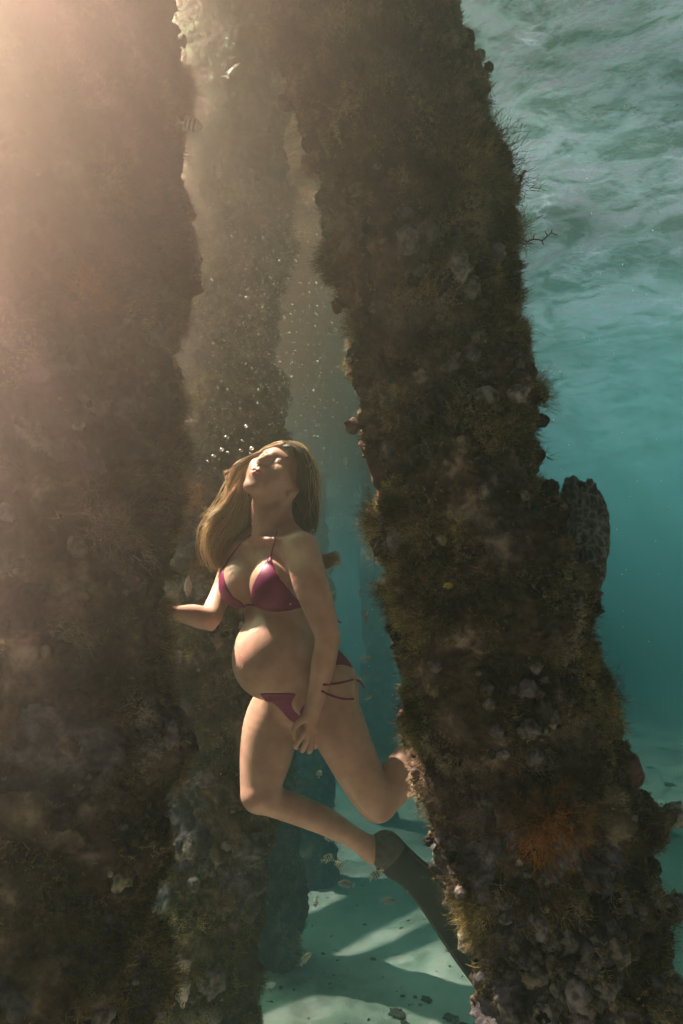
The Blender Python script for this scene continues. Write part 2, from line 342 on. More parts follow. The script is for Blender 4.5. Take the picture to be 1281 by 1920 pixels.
def surface_nets(Fd, xs, ys, zs):
    S = Fd < 0; nx, ny, nz = Fd.shape
    cell_any = np.zeros((nx - 1, ny - 1, nz - 1), np.uint8)
    for a in (0, 1):
        for b in (0, 1):
            for c in (0, 1): cell_any += S[a:nx - 1 + a, b:ny - 1 + b, c:nz - 1 + c]
    act = (cell_any > 0) & (cell_any < 8); ids = np.full(act.shape, -1, np.int32)
    ci = np.argwhere(act); ids[act] = np.arange(len(ci))
    acc = np.zeros((len(ci), 3)); cnt = np.zeros(len(ci)); gx = [xs, ys, zs]
    for ax in range(3):
        o1, o2 = [k for k in range(3) if k != ax]
        for a in (0, 1):
            for b in (0, 1):
                p0 = ci.copy(); p0[:, o1] += a; p0[:, o2] += b; p1 = p0.copy(); p1[:, ax] += 1
                f0 = Fd[tuple(p0.T)]; f1 = Fd[tuple(p1.T)]; m = (f0 < 0) != (f1 < 0)
                t = np.where(m, f0 / (f0 - f1 + 1e-12), 0)
                for k in range(3):
                    q0 = gx[k][p0[:, k]]; q1 = gx[k][p1[:, k]]
                    acc[:, k] += np.where(m, q0 + t * (q1 - q0), 0)
                cnt += m
    V = acc / cnt[:, None]; faces = []
    for ax in range(3):
        o1, o2 = (ax + 1) % 3, (ax + 2) % 3
        sl0 = [slice(None)] * 3; sl1 = [slice(None)] * 3; sl0[ax] = slice(0, -1); sl1[ax] = slice(1, None)
        ch = S[tuple(sl0)] != S[tuple(sl1)]
        e = np.argwhere(ch); e = e[(e[:, o1] > 0) & (e[:, o2] > 0) & (e[:, o1] < Fd.shape[o1] - 1) & (e[:, o2] < Fd.shape[o2] - 1)]
        inside0 = S[tuple(e.T)]
        q = []
        for a, b in ((0, 0), (-1, 0), (-1, -1), (0, -1)):
            c = e.copy(); c[:, o1] += a; c[:, o2] += b; q.append(ids[tuple(c.T)])
        q = np.stack(q, 1); q = np.where(inside0[:, None], q[:, ::-1], q); faces.append(q)
    Fc = np.concatenate(faces); return V, Fc[:, ::-1]
def axis_grid(lo, hi, h, fine=()):
    """rectilinear axis: step h, and finer steps inside fine = [(a, b, step)]"""
    x, out = lo, [lo]
    while x < hi:
        s = h
        for a, b, st in fine:
            if a - h < x < b: s = min(s, st)
        x += s; out.append(x)
    return np.array(out)

# ---- the woman's skeleton, measured from the photograph: (px, py, depth, radius px)
def J(px, py, d, r): return cc(px, py, d), r / F * d
def chain(pts, k=0.012, k0=None):
    js = [J(*p) for p in pts]; q = np.array([[*c_, r_] for c_, r_ in js]); n = (len(pts) - 1) * 5 + 1
    q = catmull(q, n) if len(pts) > 2 else q; out = []
    for i in range(len(q) - 1): out.append((cone(q[i][:3], q[i + 1][:3], q[i][3], q[i + 1][3]), .0015 if i or k0 is None else k0))
    return out
LT = v3(.72, .02, .69); FT = v3(-.69, .02, .72); UT = np.cross(FT, LT); UT = UT / np.linalg.norm(UT) * 1.0
if UT[1] < 0: UT = -UT
MT = np.stack([LT, UT, FT])                                   # chest frame: left, up, forward
MP = np.stack([v3(.55, .05, .83), v3(-.1, .99, 0.02), v3(-.83, -.1, .55)])     # pelvis frame
MP = np.linalg.qr(MP.T)[0].T; MP *= np.sign(MP[:, [0, 1, 0]][np.arange(3), np.arange(3)] * np.array([1, 1, -1]))[:, None]
torso = [
    (ell(cc(512, 1100, 2.17), (.128, .165, .092), MT), .03),
    (ell(cc(512, 1045, 2.18), (.135, .055, .070), MT), .04),
    (ell(cc(531, 1180, 2.17), (.112, .13, .094), MP), .05),
    (ell(cc(517, 1224, 2.11), (.118, .140, .126), MP), .045),
    (ell(cc(506, 1240, 2.10), (.098, .105, .108), MP), .05),
    (ell(cc(580, 1268, 2.15), (.145, .10, .095), MP), .06),
    (cone(cc(552, 1028, 2.07), cc(512, 1012, 2.17), .046, .045), .035),
    (cone(cc(448, 1038, 2.24), cc(500, 1012, 2.17), .042, .042), .035),
    (cone(cc(520, 975, 2.19), cc(560, 1025, 2.10), .036, .040), .05),       # trapezius
    (cone(cc(512, 980, 2.20), cc(462, 1025, 2.24), .034, .036), .05),
    (cone(cc(511, 1012, 2.165), cc(518, 930, 2.175), .056, .054), .025),       # neck
    (cone(cc(496, 1008, 2.135), cc(494, 940, 2.125), .034, .030), .02),        # throat
    (cone(cc(484, 1008, 2.105), cc(510, 962, 2.103), .008, .010), .022), (cone(cc(510, 962, 2.103), cc(546, 930, 2.135), .010, .010), .03),   # sternomastoid
    (cone(cc(480, 1008, 2.115), cc(479, 945, 2.125), .006, .010), .02),
    (cone(cc(490, 1011, 2.098), cc(550, 1012, 2.02), .008, .008), .016),       # clavicles
    (cone(cc(476, 1012, 2.12), cc(446, 1020, 2.20), .007, .007), .016),
    (ell(cc(511, 1100, 2.068), (.071, .078, .068), MT), .014),                # breasts
    (cone(cc(512, 1040, 2.11), cc(508, 1085, 2.09), .025, .052), .03),
    (ell(cc(451, 1096, 2.145), (.068, .074, .066), MT), .012),
    (cone(cc(462, 1040, 2.17), cc(454, 1080, 2.16), .025, .050), .03),
    (ell(cc(449, 1248, 2.03), (.006, .007, .005), MP), .008),                 # navel
    (cone(cc(545, 1300, 2.14), cc(556, 1332, 2.16), .055, .04), .03),
    (ell(cc(620, 1276, 2.13), (.086, .098, .078), MP), .04),                   # buttocks
    (ell(cc(612, 1290, 2.27), (.075, .085, .07), MP), .04),
]
def arm_l():
    a = chain([(567, 1031, 2.04, 31), (580, 1085, 2.0, 33.5), (600, 1145, 1.985, 28.5), (613, 1193, 1.975, 23), (607, 1240, 1.98, 23), (597, 1290, 1.99, 18.5), (585, 1336, 2.0, 14.5)], .02)
    a.append((cone(cc(624, 1192, 1.985), cc(626, 1200, 1.985), .016, .014), .02))
    a += [(cone(cc(583, 1336, 2.0), cc(572, 1376, 2.0), .021, .023), .015), (cone(cc(588, 1345, 2.01), cc(586, 1378, 2.015), .020, .019), .012)]
    a += chain([(574, 1345, 1.985, 6.5), (560, 1355, 1.975, 6.2), (551.5, 1367, 1.972, 5.2), (552, 1384, 1.972, 4.2)], .004, .012)     # thumb
    a += chain([(568, 1374, 1.98, 6.3), (560, 1389, 1.972, 5.4), (555, 1399, 1.985, 4.6), (558, 1402, 2.005, 4.2)], .003, .006)
    a += chain([(576, 1380, 1.985, 6.3), (571, 1399, 1.98, 5.5), (567, 1407, 2.0, 4.8), (570, 1401, 2.02, 4.4)], .003, .006)
    a += chain([(584, 1381, 2.0, 6.2), (583, 1402, 1.998, 5.4), (580, 1409, 2.018, 4.8), (580, 1401, 2.035, 4.3)], .003, .006)
    a += chain([(591, 1378, 2.02, 5.4), (593, 1394, 2.018, 4.6), (590, 1401, 2.035, 4.0), (588, 1394, 2.048, 3.6)], .003, .006)
    return a
def arm_r():
    a = chain([(443, 1043, 2.27, 25), (425, 1090, 2.23, 21), (405, 1135, 2.16, 20), (391, 1158, 2.11, 21.5), (360, 1153, 2.08, 19.5), (334, 1150, 2.05, 13.5), (316, 1148, 2.03, 11)], .016)
    a.append((cone(cc(392, 1172, 2.115), cc(396, 1176, 2.12), .012, .012), .016))
    a += [(cone(cc(316, 1148, 2.03), cc(292, 1146, 1.97), .020, .022), .012), (cone(cc(314, 1152, 2.03), cc(292, 1158, 1.98), .016, .018), .012)]
    a += chain([(310, 1142, 2.02, 7), (300, 1131, 2.005, 6), (289, 1124, 1.985, 5)], .004, .012)
    for i, (y0, y1, y2) in enumerate(((1140, 1136, 1137), (1147, 1145, 1147), (1154, 1155, 1157), (1161, 1165, 1168))):
        a += chain([(291, y0, 1.97, 6.2), (279, y1, 1.93, 5.4), (270, y2, 1.89, 4.6)], .003, .006)
    return a
thigh_l = chain([(611, 1296, 2.10, 56), (622, 1335, 2.07, 54), (651, 1400, 2.05, 48), (688, 1474, 2.05, 40), (707, 1505, 2.06, 35)], .03)
shank_l = chain([(709, 1503, 2.06, 35), (738, 1470, 2.09, 37), (766, 1436, 2.13, 37), (805, 1395, 2.18, 30), (862, 1345, 2.22, 21)], .02)
thigh_r = chain([(540, 1296, 2.24, 50), (512, 1350, 2.23, 52), (501, 1405, 2.22, 50), (492, 1455, 2.2, 41.5), (487, 1486, 2.18, 34.5)], .03)
shank_r = chain([(488, 1489, 2.18, 32.5), (520, 1505, 2.20, 27), (560, 1519, 2.22, 26.5), (612, 1541, 2.25, 24), (655, 1566, 2.27, 20), (694, 1590, 2.29, 20)], .02)
shank_r.append((cone(cc(694, 1590, 2.29), cc(719, 1584, 2.29), .034, .028), .02))
shank_r.append((cone(cc(702, 1600, 2.29), cc(770, 1662, 2.32), .034, .014), .02))
shank_l.append((cone(cc(862, 1345, 2.22), cc(930, 1330, 2.26), .036, .024), .02))

# ---- head in its own frame: left, up, forward, origin between the ears
HL = v3(.80, -.28, .53); HL /= np.linalg.norm(HL); HU = v3(.58, .72, -.38); HU -= HL * HU.dot(HL); HU /= np.linalg.norm(HU); HF = np.cross(HL, HU)
MH = np.stack([HL, HU, HF]); H0 = cc(519, 901, 2.165); HS = 1.04
def h(l, u, f): return H0 + HS * (l * HL + u * HU + f * HF)
def hc(a, b, ra, rb): return cone(h(*a), h(*b), ra * HS, rb * HS)
def he(c, r): return ell(h(*c), np.array(r) * HS, MH)
head = [
    (he((0, .045, -.012), (.072, .080, .092)), .02), (he((0, .035, .030), (.064, .070, .060)), .02),
    (he((0, -.018, .040), (.057, .070, .052)), .025), (he((0, -.058, .048), (.040, .040, .044)), .02),
    (he((0, -.089, .070), (.018, .014, .015)), .022),
    (hc((.047, -.046, .008), (.017, -.085, .062), .015, .012), .025), (hc((-.047, -.046, .008), (-.017, -.085, .062), .015, .012), .025),
    (he((.036, -.026, .060), (.024, .030, .022)), .03), (he((-.036, -.026, .060), (.024, .030, .022)), .03),
    (he((.040, -.010, .067), (.020, .014, .016)), .018), (he((-.040, -.010, .067), (.020, .014, .016)), .018),
    (hc((.050, -.006, .052), (.062, .000, .005), .015, .012), .03), (hc((-.050, -.006, .052), (-.062, .000, .005), .015, .012), .03),
    (hc((.040, .038, .072), (.008, .036, .085), .008, .009), .016), (hc((-.040, .038, .072), (-.008, .036, .085), .008, .009), .016),
    (he((.031, .017, .099), (.017, .010, .013)), -.014), (he((-.031, .017, .099), (.017, .010, .013)), -.014),
    (hc((0, .030, .083), (0, .008, .099), .0085, .0080), .012), (hc((0, .008, .099), (0, -.012, .1095), .0080, .0090), .010),
    (he((0, -.0145, .1100), (.0092, .0080, .0085)), .007),
    (hc((.006, .012, .090), (.0115, -.016, .099), .0065, .0070), .012), (hc((-.006, .012, .090), (-.0115, -.016, .099), .0065, .0070), .012),
    (he((.0125, -.0185, .099), (.0068, .0065, .0090)), .006), (he((-.0125, -.0185, .099), (.0068, .0065, .0090)), .006),
    (he((0, -.026, .096), (.0105, .0090, .0120)), .010),
    (he((0, -.046, .082), (.026, .024, .018)), .014),
    (hc((.0225, -.0505, .0865), (.008, -.0440, .0995), .0030, .0052), .003), (hc((-.0225, -.0505, .0865), (-.008, -.0440, .0995), .0030, .0052), .003),
    (hc((.008, -.0440, .0995), (-.008, -.0440, .0995), .0052, .0052), .002),
    (hc((.0200, -.0535, .087), (0, -.0575, .0985), .0030, .0062), .003), (hc((-.0200, -.0535, .087), (0, -.0575, .0985), .0030, .0062), .003),
    (hc((-.016, -.0515, .098), (.016, -.0515, .098), .0016, .0016), -.002), (hc((-.009, -.0507, .1055), (.009, -.0507, .1055), .0022, .0022), -.003),
    (hc((.0064, -.0265, .1040), (.0068, -.0190, .100), .0030, .0022), -.002), (hc((-.0064, -.0265, .1040), (-.0068, -.0190, .100), .0030, .0022), -.002),
    (hc((0, -.031, .105), (0, -.038, .106), .0018, .0022), -.005),
]
EYES = [(.0315, .0165, .0765), (-.0315, .0165, .0765)]
for e in EYES:
    head.append((he(e, (.0145, .0138, .0138)), .004))
    s = 1 if e[0] > 0 else -1
    head.append((hc((e[0] - .0105, e[1] - .001, e[2] + .0125), (e[0] + .0105, e[1] + .001, e[2] + .0115), .0019, .0019), -.0015))
for s in (1, -1):
    head += [(he((.0745 * s, .002, -.012), (.0055, .030, .018)), .006), (he((.082 * s, .004, -.008), (.006, .020, .009)), -.004), (he((.074 * s, -.027, -.004), (.006, .009, .007)), .006)]

xs = axis_grid(-.62, .50, .0050, [(-.335, -.06, .0020)])
ys = axis_grid(-1.28, .30, .0050, [(-.01, .24, .0020), (-.745, -.60, .0024), (-.36, -.27, .0030)])
zs = axis_grid(-2.46, -1.90, .0050, [(-2.27, -1.95, .0026)])
def sub(lohi):
    (lo, hi) = lohi; return tuple(slice(max(0, int(np.searchsorted(a, l)) - 1), int(np.searchsorted(a, u_)) + 1) for a, l, u_ in zip((xs, ys, zs), lo, hi))
BODY = np.full((len(xs), len(ys), len(zs)), 0.3, np.float32)
def put(prims, k, center=None, rad=0.2, kmin=0.003):
    s = sub(group_box(prims, PAD)); Fd = eval_group(prims, xs[s[0]], ys[s[1]], zs[s[2]])
    if center is not None:
        D = np.sqrt((xs[s[0]][:, None, None] - center[0])**2 + (ys[s[1]][None, :, None] - center[1])**2 + (zs[s[2]][None, None, :] - center[2])**2)
        k = (kmin + k * np.clip(1.5 - 1.5 * D / rad, 0, 1)).astype(np.float32)
    BODY[s] = smin(BODY[s], Fd, k)
put(torso, .01)
put(head, .022, h(0, -.06, -.01), .12)
put(thigh_l, .05, cc(611, 1296, 2.10), .19, .008); put(thigh_r, .05, cc(545, 1290, 2.22), .19, .008)
put(shank_l, .035, cc(709, 1503, 2.06), .07, .004); put(shank_r, .035, cc(490, 1490, 2.18), .09, .004)
put(arm_l(), .04, cc(570, 1031, 2.03), .15, .003); put(arm_r(), .04, cc(443, 1043, 2.27), .15, .003)
BV, BF = surface_nets(BODY, xs, ys, zs)

def ray_depth(px, py, d0=1.9, d1=2.45, n=400, off=0.0):
    """depth at which the line of sight first meets the skin (used only to lay clothing on it)"""
    dd = np.linspace(d0, d1, n); q = np.stack([(px - 640.5) / F * dd, (960 - py) / F * dd, -dd], 1)
    i = np.clip(np.searchsorted(xs, q[:, 0]), 0, len(xs) - 1); j = np.clip(np.searchsorted(ys, q[:, 1]), 0, len(ys) - 1); k = np.clip(np.searchsorted(zs, q[:, 2]), 0, len(zs) - 1)
    f = BODY[i, j, k]; hit = np.where(f < off)[0]
    return dd[hit[0]] if len(hit) else None

# ---- materials of the figure
m_skin = mat('skin', (.55, .30, .19), rough=.50, spec=.35); nt = m_skin.node_tree
c = ramp(nt, [(.3, (.37, .205, .150)), (.7, (.53, .32, .245))], noise(nt, 14, 4)); nt.links.new(c, nt.nodes['Principled BSDF'].inputs['Base Color'])
nt.nodes['Principled BSDF'].inputs['Subsurface Weight'].default_value = .12; nt.nodes['Principled BSDF'].inputs['Subsurface Radius'].default_value = (.012, .005, .003)
nt.nodes['Principled BSDF'].inputs['Subsurface Scale'].default_value = 1.0
bump(m_skin, noise(nt, 220, 5), .30, .002)
nt.links.new(ramp(nt, [(.3, (.36, .36, .36)), (.7, (.62, .62, .62))], noise(nt, 30, 4)), nt.nodes['Principled BSDF'].inputs['Roughness'])
m_lip = mat('lip_skin', (.46, .17, .15), rough=.4, spec=.4)
m_brow = mat('brow_skin', (.20, .115, .07), rough=.7)
m_eye = mat('eye_white', (.40, .36, .33), rough=.2, spec=.5); m_iris = mat('eye_iris', (.05, .06, .06), rough=.2)
m_bikini = mat('plum_swimwear', (.17, .005, .07), rough=.5, spec=.3); bump(m_bikini, noise(m_bikini.node_tree, 900, 2), .15, .001)
m_bead = mat('pale_bead', (.7, .62, .55), rough=.3); m_metal = mat('jewellery', (.8, .72, .5), rough=.2, metallic=1.0)
m_fin = noisy('fin_rubber', [(.3, (.014, .030, .034)), (.7, (.026, .048, .052))], 20, 4, .55, 200, .2, .002)
m_sock = noisy('fin_sock', [(.3, (.075, .078, .075)), (.7, (.12, .122, .118))], 60, 3, .8, 500, .2, .001)

# ---- build person
PR = root('person', P(560, 1400, 2.15), 'pregnant long-haired woman in a plum bikini swimming between the piles with her face lifted', 'woman')
bodyW = cam2w(BV)
hloc = (BV - H0) @ MH.T / HS; fc = hloc[BF].mean(1)
mi = np.zeros(len(BF), int)
al = np.abs(fc[:, 0])
lipm = (al < .024) & (fc[:, 1] > -.0645) & (fc[:, 1] < -.0385 - .25 * np.maximum(al - .008, 0)) & (fc[:, 2] > .084) & (fc[:, 1] > -.0650 + .55 * np.maximum(al - .006, 0))
mi[lipm] = 1
brow = (al > .010) & (al < .050) & (np.abs(fc[:, 1] - (.0385 + .006 * np.sin((al - .010) * 62) - .05 * np.maximum(al - .036, 0))) < .0030) & (fc[:, 2] > .05)
mi[brow] = 2
body = mesh_obj('body', bodyW, BF, [m_skin, m_lip, m_brow], PR, matidx=mi)

def ball(c, r, M=None, seg=20):
    th = np.linspace(0, np.pi, seg // 2 + 1); ph = np.linspace(0, 2 * np.pi, seg, endpoint=False)
    v = np.array([(math.sin(t) * math.cos(q), math.sin(t) * math.sin(q), math.cos(t)) for t in th for q in ph]) * np.asarray(r)
    if M is not None: v = v @ np.asarray(M)
    f = [(i * seg + j, i * seg + (j + 1) % seg, (i + 1) * seg + (j + 1) % seg, (i + 1) * seg + j) for i in range(seg // 2) for j in range(seg)]
    return v + np.asarray(c), np.array(f)
for e in EYES:
    v, f = ball(h(*e), np.array([.0138, .0130, .0130]) * HS, MH, 28)
    l = (v - h(*e)) @ MH.T; ctr = l[f].mean(1); ctr /= np.linalg.norm(ctr, axis=1)[:, None]
    io = ctr @ (np.array([-.05, .10, .99])); mesh_obj('eye', cam2w(v), f, [m_eye, m_iris], PR, matidx=(io > .93).astype(int))

def in_poly(pts, poly):
    x, y = pts[:, 0], pts[:, 1]; n = len(poly); d = np.full(len(pts), 1e9); ins = np.zeros(len(pts), bool)
    for i in range(n):
        a = np.array(poly[i], float); b = np.array(poly[(i + 1) % n], float); e = b - a
        t = np.clip(((x - a[0]) * e[0] + (y - a[1]) * e[1]) / e.dot(e), 0, 1)
        d = np.minimum(d, np.hypot(x - a[0] - t * e[0], y - a[1] - t * e[1]))
        cr = ((a[1] > y) != (b[1] > y)) & (x < (b[0] - a[0]) * (y - a[1]) / (b[1] - a[1] + 1e-9) + a[0]); ins ^= cr
    return np.where(ins, -d, d)
def garment(prims, poly, dmin, dmax, off=.003, step=.0028):
    """a thin shell over the body inside an outline: cut as a solid, so it wraps round the flesh"""
    poly = [tuple(p) for p in poly]; pa = np.array(poly)
    lo = np.min([cc(*pa.min(0), d) for d in (dmin, dmax)] + [cc(*pa.max(0), d) for d in (dmin, dmax)], 0) - .01
    hi = np.max([cc(*pa.min(0), d) for d in (dmin, dmax)] + [cc(*pa.max(0), d) for d in (dmin, dmax)], 0) + .01
    gx, gy, gz = (np.arange(a, b, step) for a, b in zip(lo, hi))
    Fd = eval_group(prims, gx, gy, gz)
    X, Y, Z = np.meshgrid(gx, gy, gz, indexing='ij'); D = -Z
    q = np.stack([(X / D * F + 640.5).ravel(), (960 - Y / D * F).ravel()], 1)
    r = (in_poly(q, poly) * (2.1 / F)).reshape(X.shape)
    r = np.maximum(r, np.maximum(dmin - D, D - dmax))
    sh = np.maximum(Fd - off, -(Fd + .004)); return surface_nets(smax(sh, r, .004), gx, gy, gz)
cupL = [(508, 1040), (495, 1060), (482, 1080), (472, 1102), (470, 1124), (476, 1137), (497, 1145), (520, 1148), (545, 1145), (575, 1137), (556, 1122), (541, 1104), (526, 1086), (516, 1068), (511, 1052)]
cupR = [(419, 1062), (400, 1075), (395, 1110), (405, 1140), (434, 1150), (462, 1139), (452, 1128), (437, 1119), (425, 1100), (420, 1082)]
tv = []
for poly, a, b in ((cupL, 1.92, 2.16), (cupR, 1.98, 2.20)):
    tv.append(garment(torso, poly, a, b))
bv, bf = merge(tv)
top = mesh_obj('bikini_top', cam2w(bv), bf, m_bikini, PR)
def on_skin(pts, lift=.002, n=30, dflt=None):
    """a cord laid on the skin through the listed sight points"""
    out = []
    last = None
    for (x, y) in catmull([(p[0], p[1]) for p in pts], n):
        d = ray_depth(x, y, 1.92, 2.3)
        if d is None or (last is not None and abs(d - last) > .06): d = last if last is not None else 2.1
        last = d; out.append(cc(x, y, d - lift))
    out = np.array(out)
    k = np.array([.25, .5, .25])
    for _ in range(2): out[1:-1] = .25 * out[:-2] + .5 * out[1:-1] + .25 * out[2:]
    return out
def cord(name, pts, r, parent, m): v, f = tube(pts, r, 7); return mesh_obj(name, cam2w(v), fix_faces(f), m, parent)
cord('strap', on_skin([(508, 1042), (513, 1024), (518, 1008), (520, 996)]), .0028, top, m_bikini)
cord('strap', on_skin([(418, 1066), (432, 1044), (446, 1026), (458, 1013), (470, 1003)]), .0028, top, m_bikini)
cord('strap', on_skin([(460, 1135), (468, 1134), (478, 1134)]), .0028, top, m_bikini)
cord('strap', np.array([cc(570, 1135, 2.06), cc(600, 1140, 2.12), cc(628, 1160, 2.2), cc(640, 1168, 2.18)]), .0026, top, m_bikini)
d = ray_depth(543, 1132) or 2.0
v, f = ball(cc(543.5, 1132, d - .004), (.0045, .0045, .0025), None, 10); mesh_obj('bead', cam2w(v), f, m_bead, top)
botF = [(486, 1300), (520, 1300), (555, 1300), (580, 1296), (604, 1300), (582, 1345), (562, 1362), (545, 1352), (522, 1336), (503, 1322)]
botS = [(590, 1205), (632, 1214), (652, 1236), (668, 1259), (650, 1259), (636, 1263), (622, 1275), (606, 1300), (590, 1300)]
hipg = torso + thigh_l + thigh_r
bv, bf = merge([garment(hipg, botF, 1.95, 2.30), garment(hipg, botS, 1.97, 2.40, off=.004)])
bot = mesh_obj('bikini_bottom', cam2w(bv), bf, m_bikini, PR)
cord('side_tie', np.vstack([on_skin([(606, 1284), (622, 1283), (645, 1279), (660, 1275)], .004, 20), [cc(668, 1274.5, 2.09), cc(674, 1277, 2.08), cc(679, 1284, 2.08), cc(682, 1290, 2.08)]]), .0034, bot, m_bikini)
cord('side_tie', np.vstack([on_skin([(604, 1296), (616, 1302), (632, 1308), (650, 1311), (662, 1310.5)], .004, 20), [cc(669, 1308.5, 2.12)]]), .0034, bot, m_bikini)
d = ray_depth(453, 1250) or 2.05
v, f = tube([cc(453.5 + 2.2 * math.cos(a), 1249 + 3 * math.sin(a), d - .005) for a in np.linspace(-.6, 3.8, 9)], .0011, 5); mesh_obj('navel_ring', cam2w(v), fix_faces(f), m_metal, PR)
d = ray_depth(489.5, 868.5, 1.95, 2.3) or 2.06
v, f = ball(cc(490.5, 866, d - .001), (.0018,) * 3, None, 8); mesh_obj('nose_stud', cam2w(v), f, m_metal, PR)

# ---- fins: sock-like foot pocket and a long flat blade
def fin(spine, widths, thick, nrm, parent, split):
    spine = np.array(spine); n = 26; s = catmull(spine, n); w = np.interp(np.linspace(0, 1, n), np.linspace(0, 1, len(widths)), widths); th = np.interp(np.linspace(0, 1, n), np.linspace(0, 1, len(thick)), thick)
    t = np.gradient(s, axis=0); t /= np.linalg.norm(t, axis=1)[:, None]; nrm = np.asarray(nrm, float)
    vs = []; m = 28
    for k in range(n):
        side = np.cross(nrm, t[k]); side /= np.linalg.norm(side); up = np.cross(t[k], side)
        a = np.linspace(0, 2 * np.pi, m, endpoint=False); ca, sa = np.cos(a), np.sin(a)
        e = 0.6 if k > split else 1.0
        vs.append(s[k] + side * (w[k] * np.sign(ca) * np.abs(ca)**e)[:, None] + up * (th[k] * np.sign(sa) * np.abs(sa)**e)[:, None])
    v = np.concatenate(vs)
    f = np.array([(k * m + j, k * m + (j + 1) % m, (k + 1) * m + (j + 1) % m, (k + 1) * m + j) for k in range(n - 1) for j in range(m)])
    caps = [tuple(range(m))[::-1], tuple((n - 1) * m + j for j in range(m))]
    fo = [tuple(q) for q in f]
    o = [x for x in fo[:split * m]] + [caps[0]]; b = [x for x in fo[split * m:]] + [caps[1]]
    used = lambda fs: sorted({i for q in fs for i in q})
    def take(fs):
        u = used(fs); mp = {i: k for k, i in enumerate(u)}; return v[u], [tuple(mp[i] for i in q) for q in fs]
    v1, f1 = take(o); v2, f2 = take(b)
    R = mesh_obj('fin', cam2w(v2), f2, m_fin, parent)
    for sg in (-1, 1):
        rb = []
        for k in range(split + 1, n):
            sd = np.cross(nrm, t[k]); sd /= np.linalg.norm(sd); up = np.cross(t[k], sd); rb.append(s[k] + sd * w[k] * .90 * sg + up * th[k] * .5)
        tv_, tf_ = tube(np.array(rb), .0045, 7); mesh_obj('side_rib', cam2w(tv_), fix_faces(tf_), m_sock, R)
    mesh_obj('foot_pocket', cam2w(v1), f1, m_sock, R)
    return R
fin([cc(700, 1593, 2.29), cc(722, 1595, 2.295), cc(745, 1614, 2.30), cc(790, 1652, 2.32), cc(836, 1705, 2.34), cc(905, 1800, 2.38), cc(990, 1900, 2.42)],
    [.046, .070, .062, .056, .066, .078, .085, .09], [.042, .047, .036, .022, .008, .005, .004, .003], v3(-.15, .1, 1), PR, 7)
fin([cc(856, 1349, 2.22), cc(885, 1338, 2.24), cc(930, 1330, 2.28), cc(985, 1318, 2.4), cc(1030, 1300, 2.55), cc(1060, 1290, 2.7)],
    [.040, .050, .052, .06, .075, .085], [.040, .043, .036, .012, .005, .003], v3(.1, 1, .3), PR, 7)
# ------------------------------------------------------------------ hair: locks of tapering strands over a scalp cap
m_hair = mat('blonde_hair', (.45, .27, .11), rough=.38, spec=.5); nt = m_hair.node_tree
geo = nt.nodes.new('ShaderNodeNewGeometry')
c = ramp(nt, [(.0, (.34, .21, .10)), (.45, (.60, .42, .22)), (1.0, (.85, .68, .42))], geo.outputs['Random Per Island']); nt.links.new(c, nt.nodes['Principled BSDF'].inputs['Base Color'])
tr = nt.nodes.new('ShaderNodeBsdfTranslucent'); nt.links.new(c, tr.inputs[0]); mx = nt.nodes.new('ShaderNodeMixShader'); mx.inputs[0].default_value = .30
nt.links.new(nt.nodes['Principled BSDF'].outputs[0], mx.inputs[1]); nt.links.new(tr.outputs[0], mx.inputs[2]); nt.links.new(mx.outputs[0], nt.nodes['Material Output'].inputs[0])

m_hair_d = m_hair.copy(); m_hair_d.name = 'shaded_brown_hair'
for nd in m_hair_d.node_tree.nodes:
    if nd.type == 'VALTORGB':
        for e_, c_ in zip(nd.color_ramp.elements, ((.025, .014, .008), (.06, .034, .019), (.13, .075, .04))): e_.color = (*c_, 1)  # own brown, darkened further to put the shade behind her head into it
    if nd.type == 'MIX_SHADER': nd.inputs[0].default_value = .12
def strands(guides, n, spread, wid=.0011, frizz=.004, nseg=22, taper=.25, t0=0.0, gap=None):
    """n strands blended between neighbouring guide curves (each a list of px, py, depth)"""
    G = np.array([catmull([cc(*p) for p in g], nseg) for g in guides]); m = len(G) - 1
    u = RNG.random(n) * m; i = np.minimum(u.astype(int), m - 1); w = (u - i)[:, None, None]
    S = G[i] * (1 - w) + G[i + 1] * w                                   # n, nseg, 3
    prof = np.linspace(0.25, 1, nseg)[None, :, None]
    S = S + RNG.normal(size=(n, 1, 3)) * np.array([spread, spread, spread * 1.2]) * prof
    ph = RNG.random((n, 1, 3)) * 6.28; fr = RNG.uniform(4, 9, (n, 1, 1)); t = np.linspace(0, 1, nseg)[None, :, None]
    S = S + np.sin(ph + fr * t) * frizz * t * RNG.random((n, 1, 1)) * 1.5
    ln = RNG.uniform(.72, 1.0, n)                                       # strands end at different lengths
    tt = np.linspace(0, 1, nseg)[None, :] * ln[:, None] * (nseg - 1); k = np.minimum(tt.astype(int), nseg - 2); f = (tt - k)[..., None]
    a = np.arange(n)[:, None]; S = S[a, k] * (1 - f) + S[a, k + 1] * f
    T = np.gradient(S, axis=1); T /= np.linalg.norm(T, axis=2)[..., None] + 1e-9
    r = RNG.normal(size=(n, 1, 3)); r[..., 2] *= .5; s1 = np.cross(T, r); s1 /= np.linalg.norm(s1, axis=2)[..., None] + 1e-9; s2 = np.cross(T, s1)
    W = (wid * RNG.uniform(.6, 1.3, (n, 1, 1))) * np.interp(np.linspace(0, 1, nseg), [0, .1, .6, 1], [.6, 1, 1, taper])[None, :, None]
    an = [0, 2.094, 4.189]
    V = np.stack([S + W * (math.cos(q) * s1 + math.sin(q) * s2) for q in an], 2)         # n, nseg, 3, 3
    base = (np.arange(n) * nseg * 3)[:, None, None] + (np.arange(nseg - 1) * 3)[None, :, None]; j = np.arange(3)[None, None, :]; j2 = (j + 1) % 3
    Fc = np.stack([base + j, base + j2, base + 3 + j2, base + 3 + j], -1).reshape(-1, 4)
    return V.reshape(-1, 3), Fc
parts = []
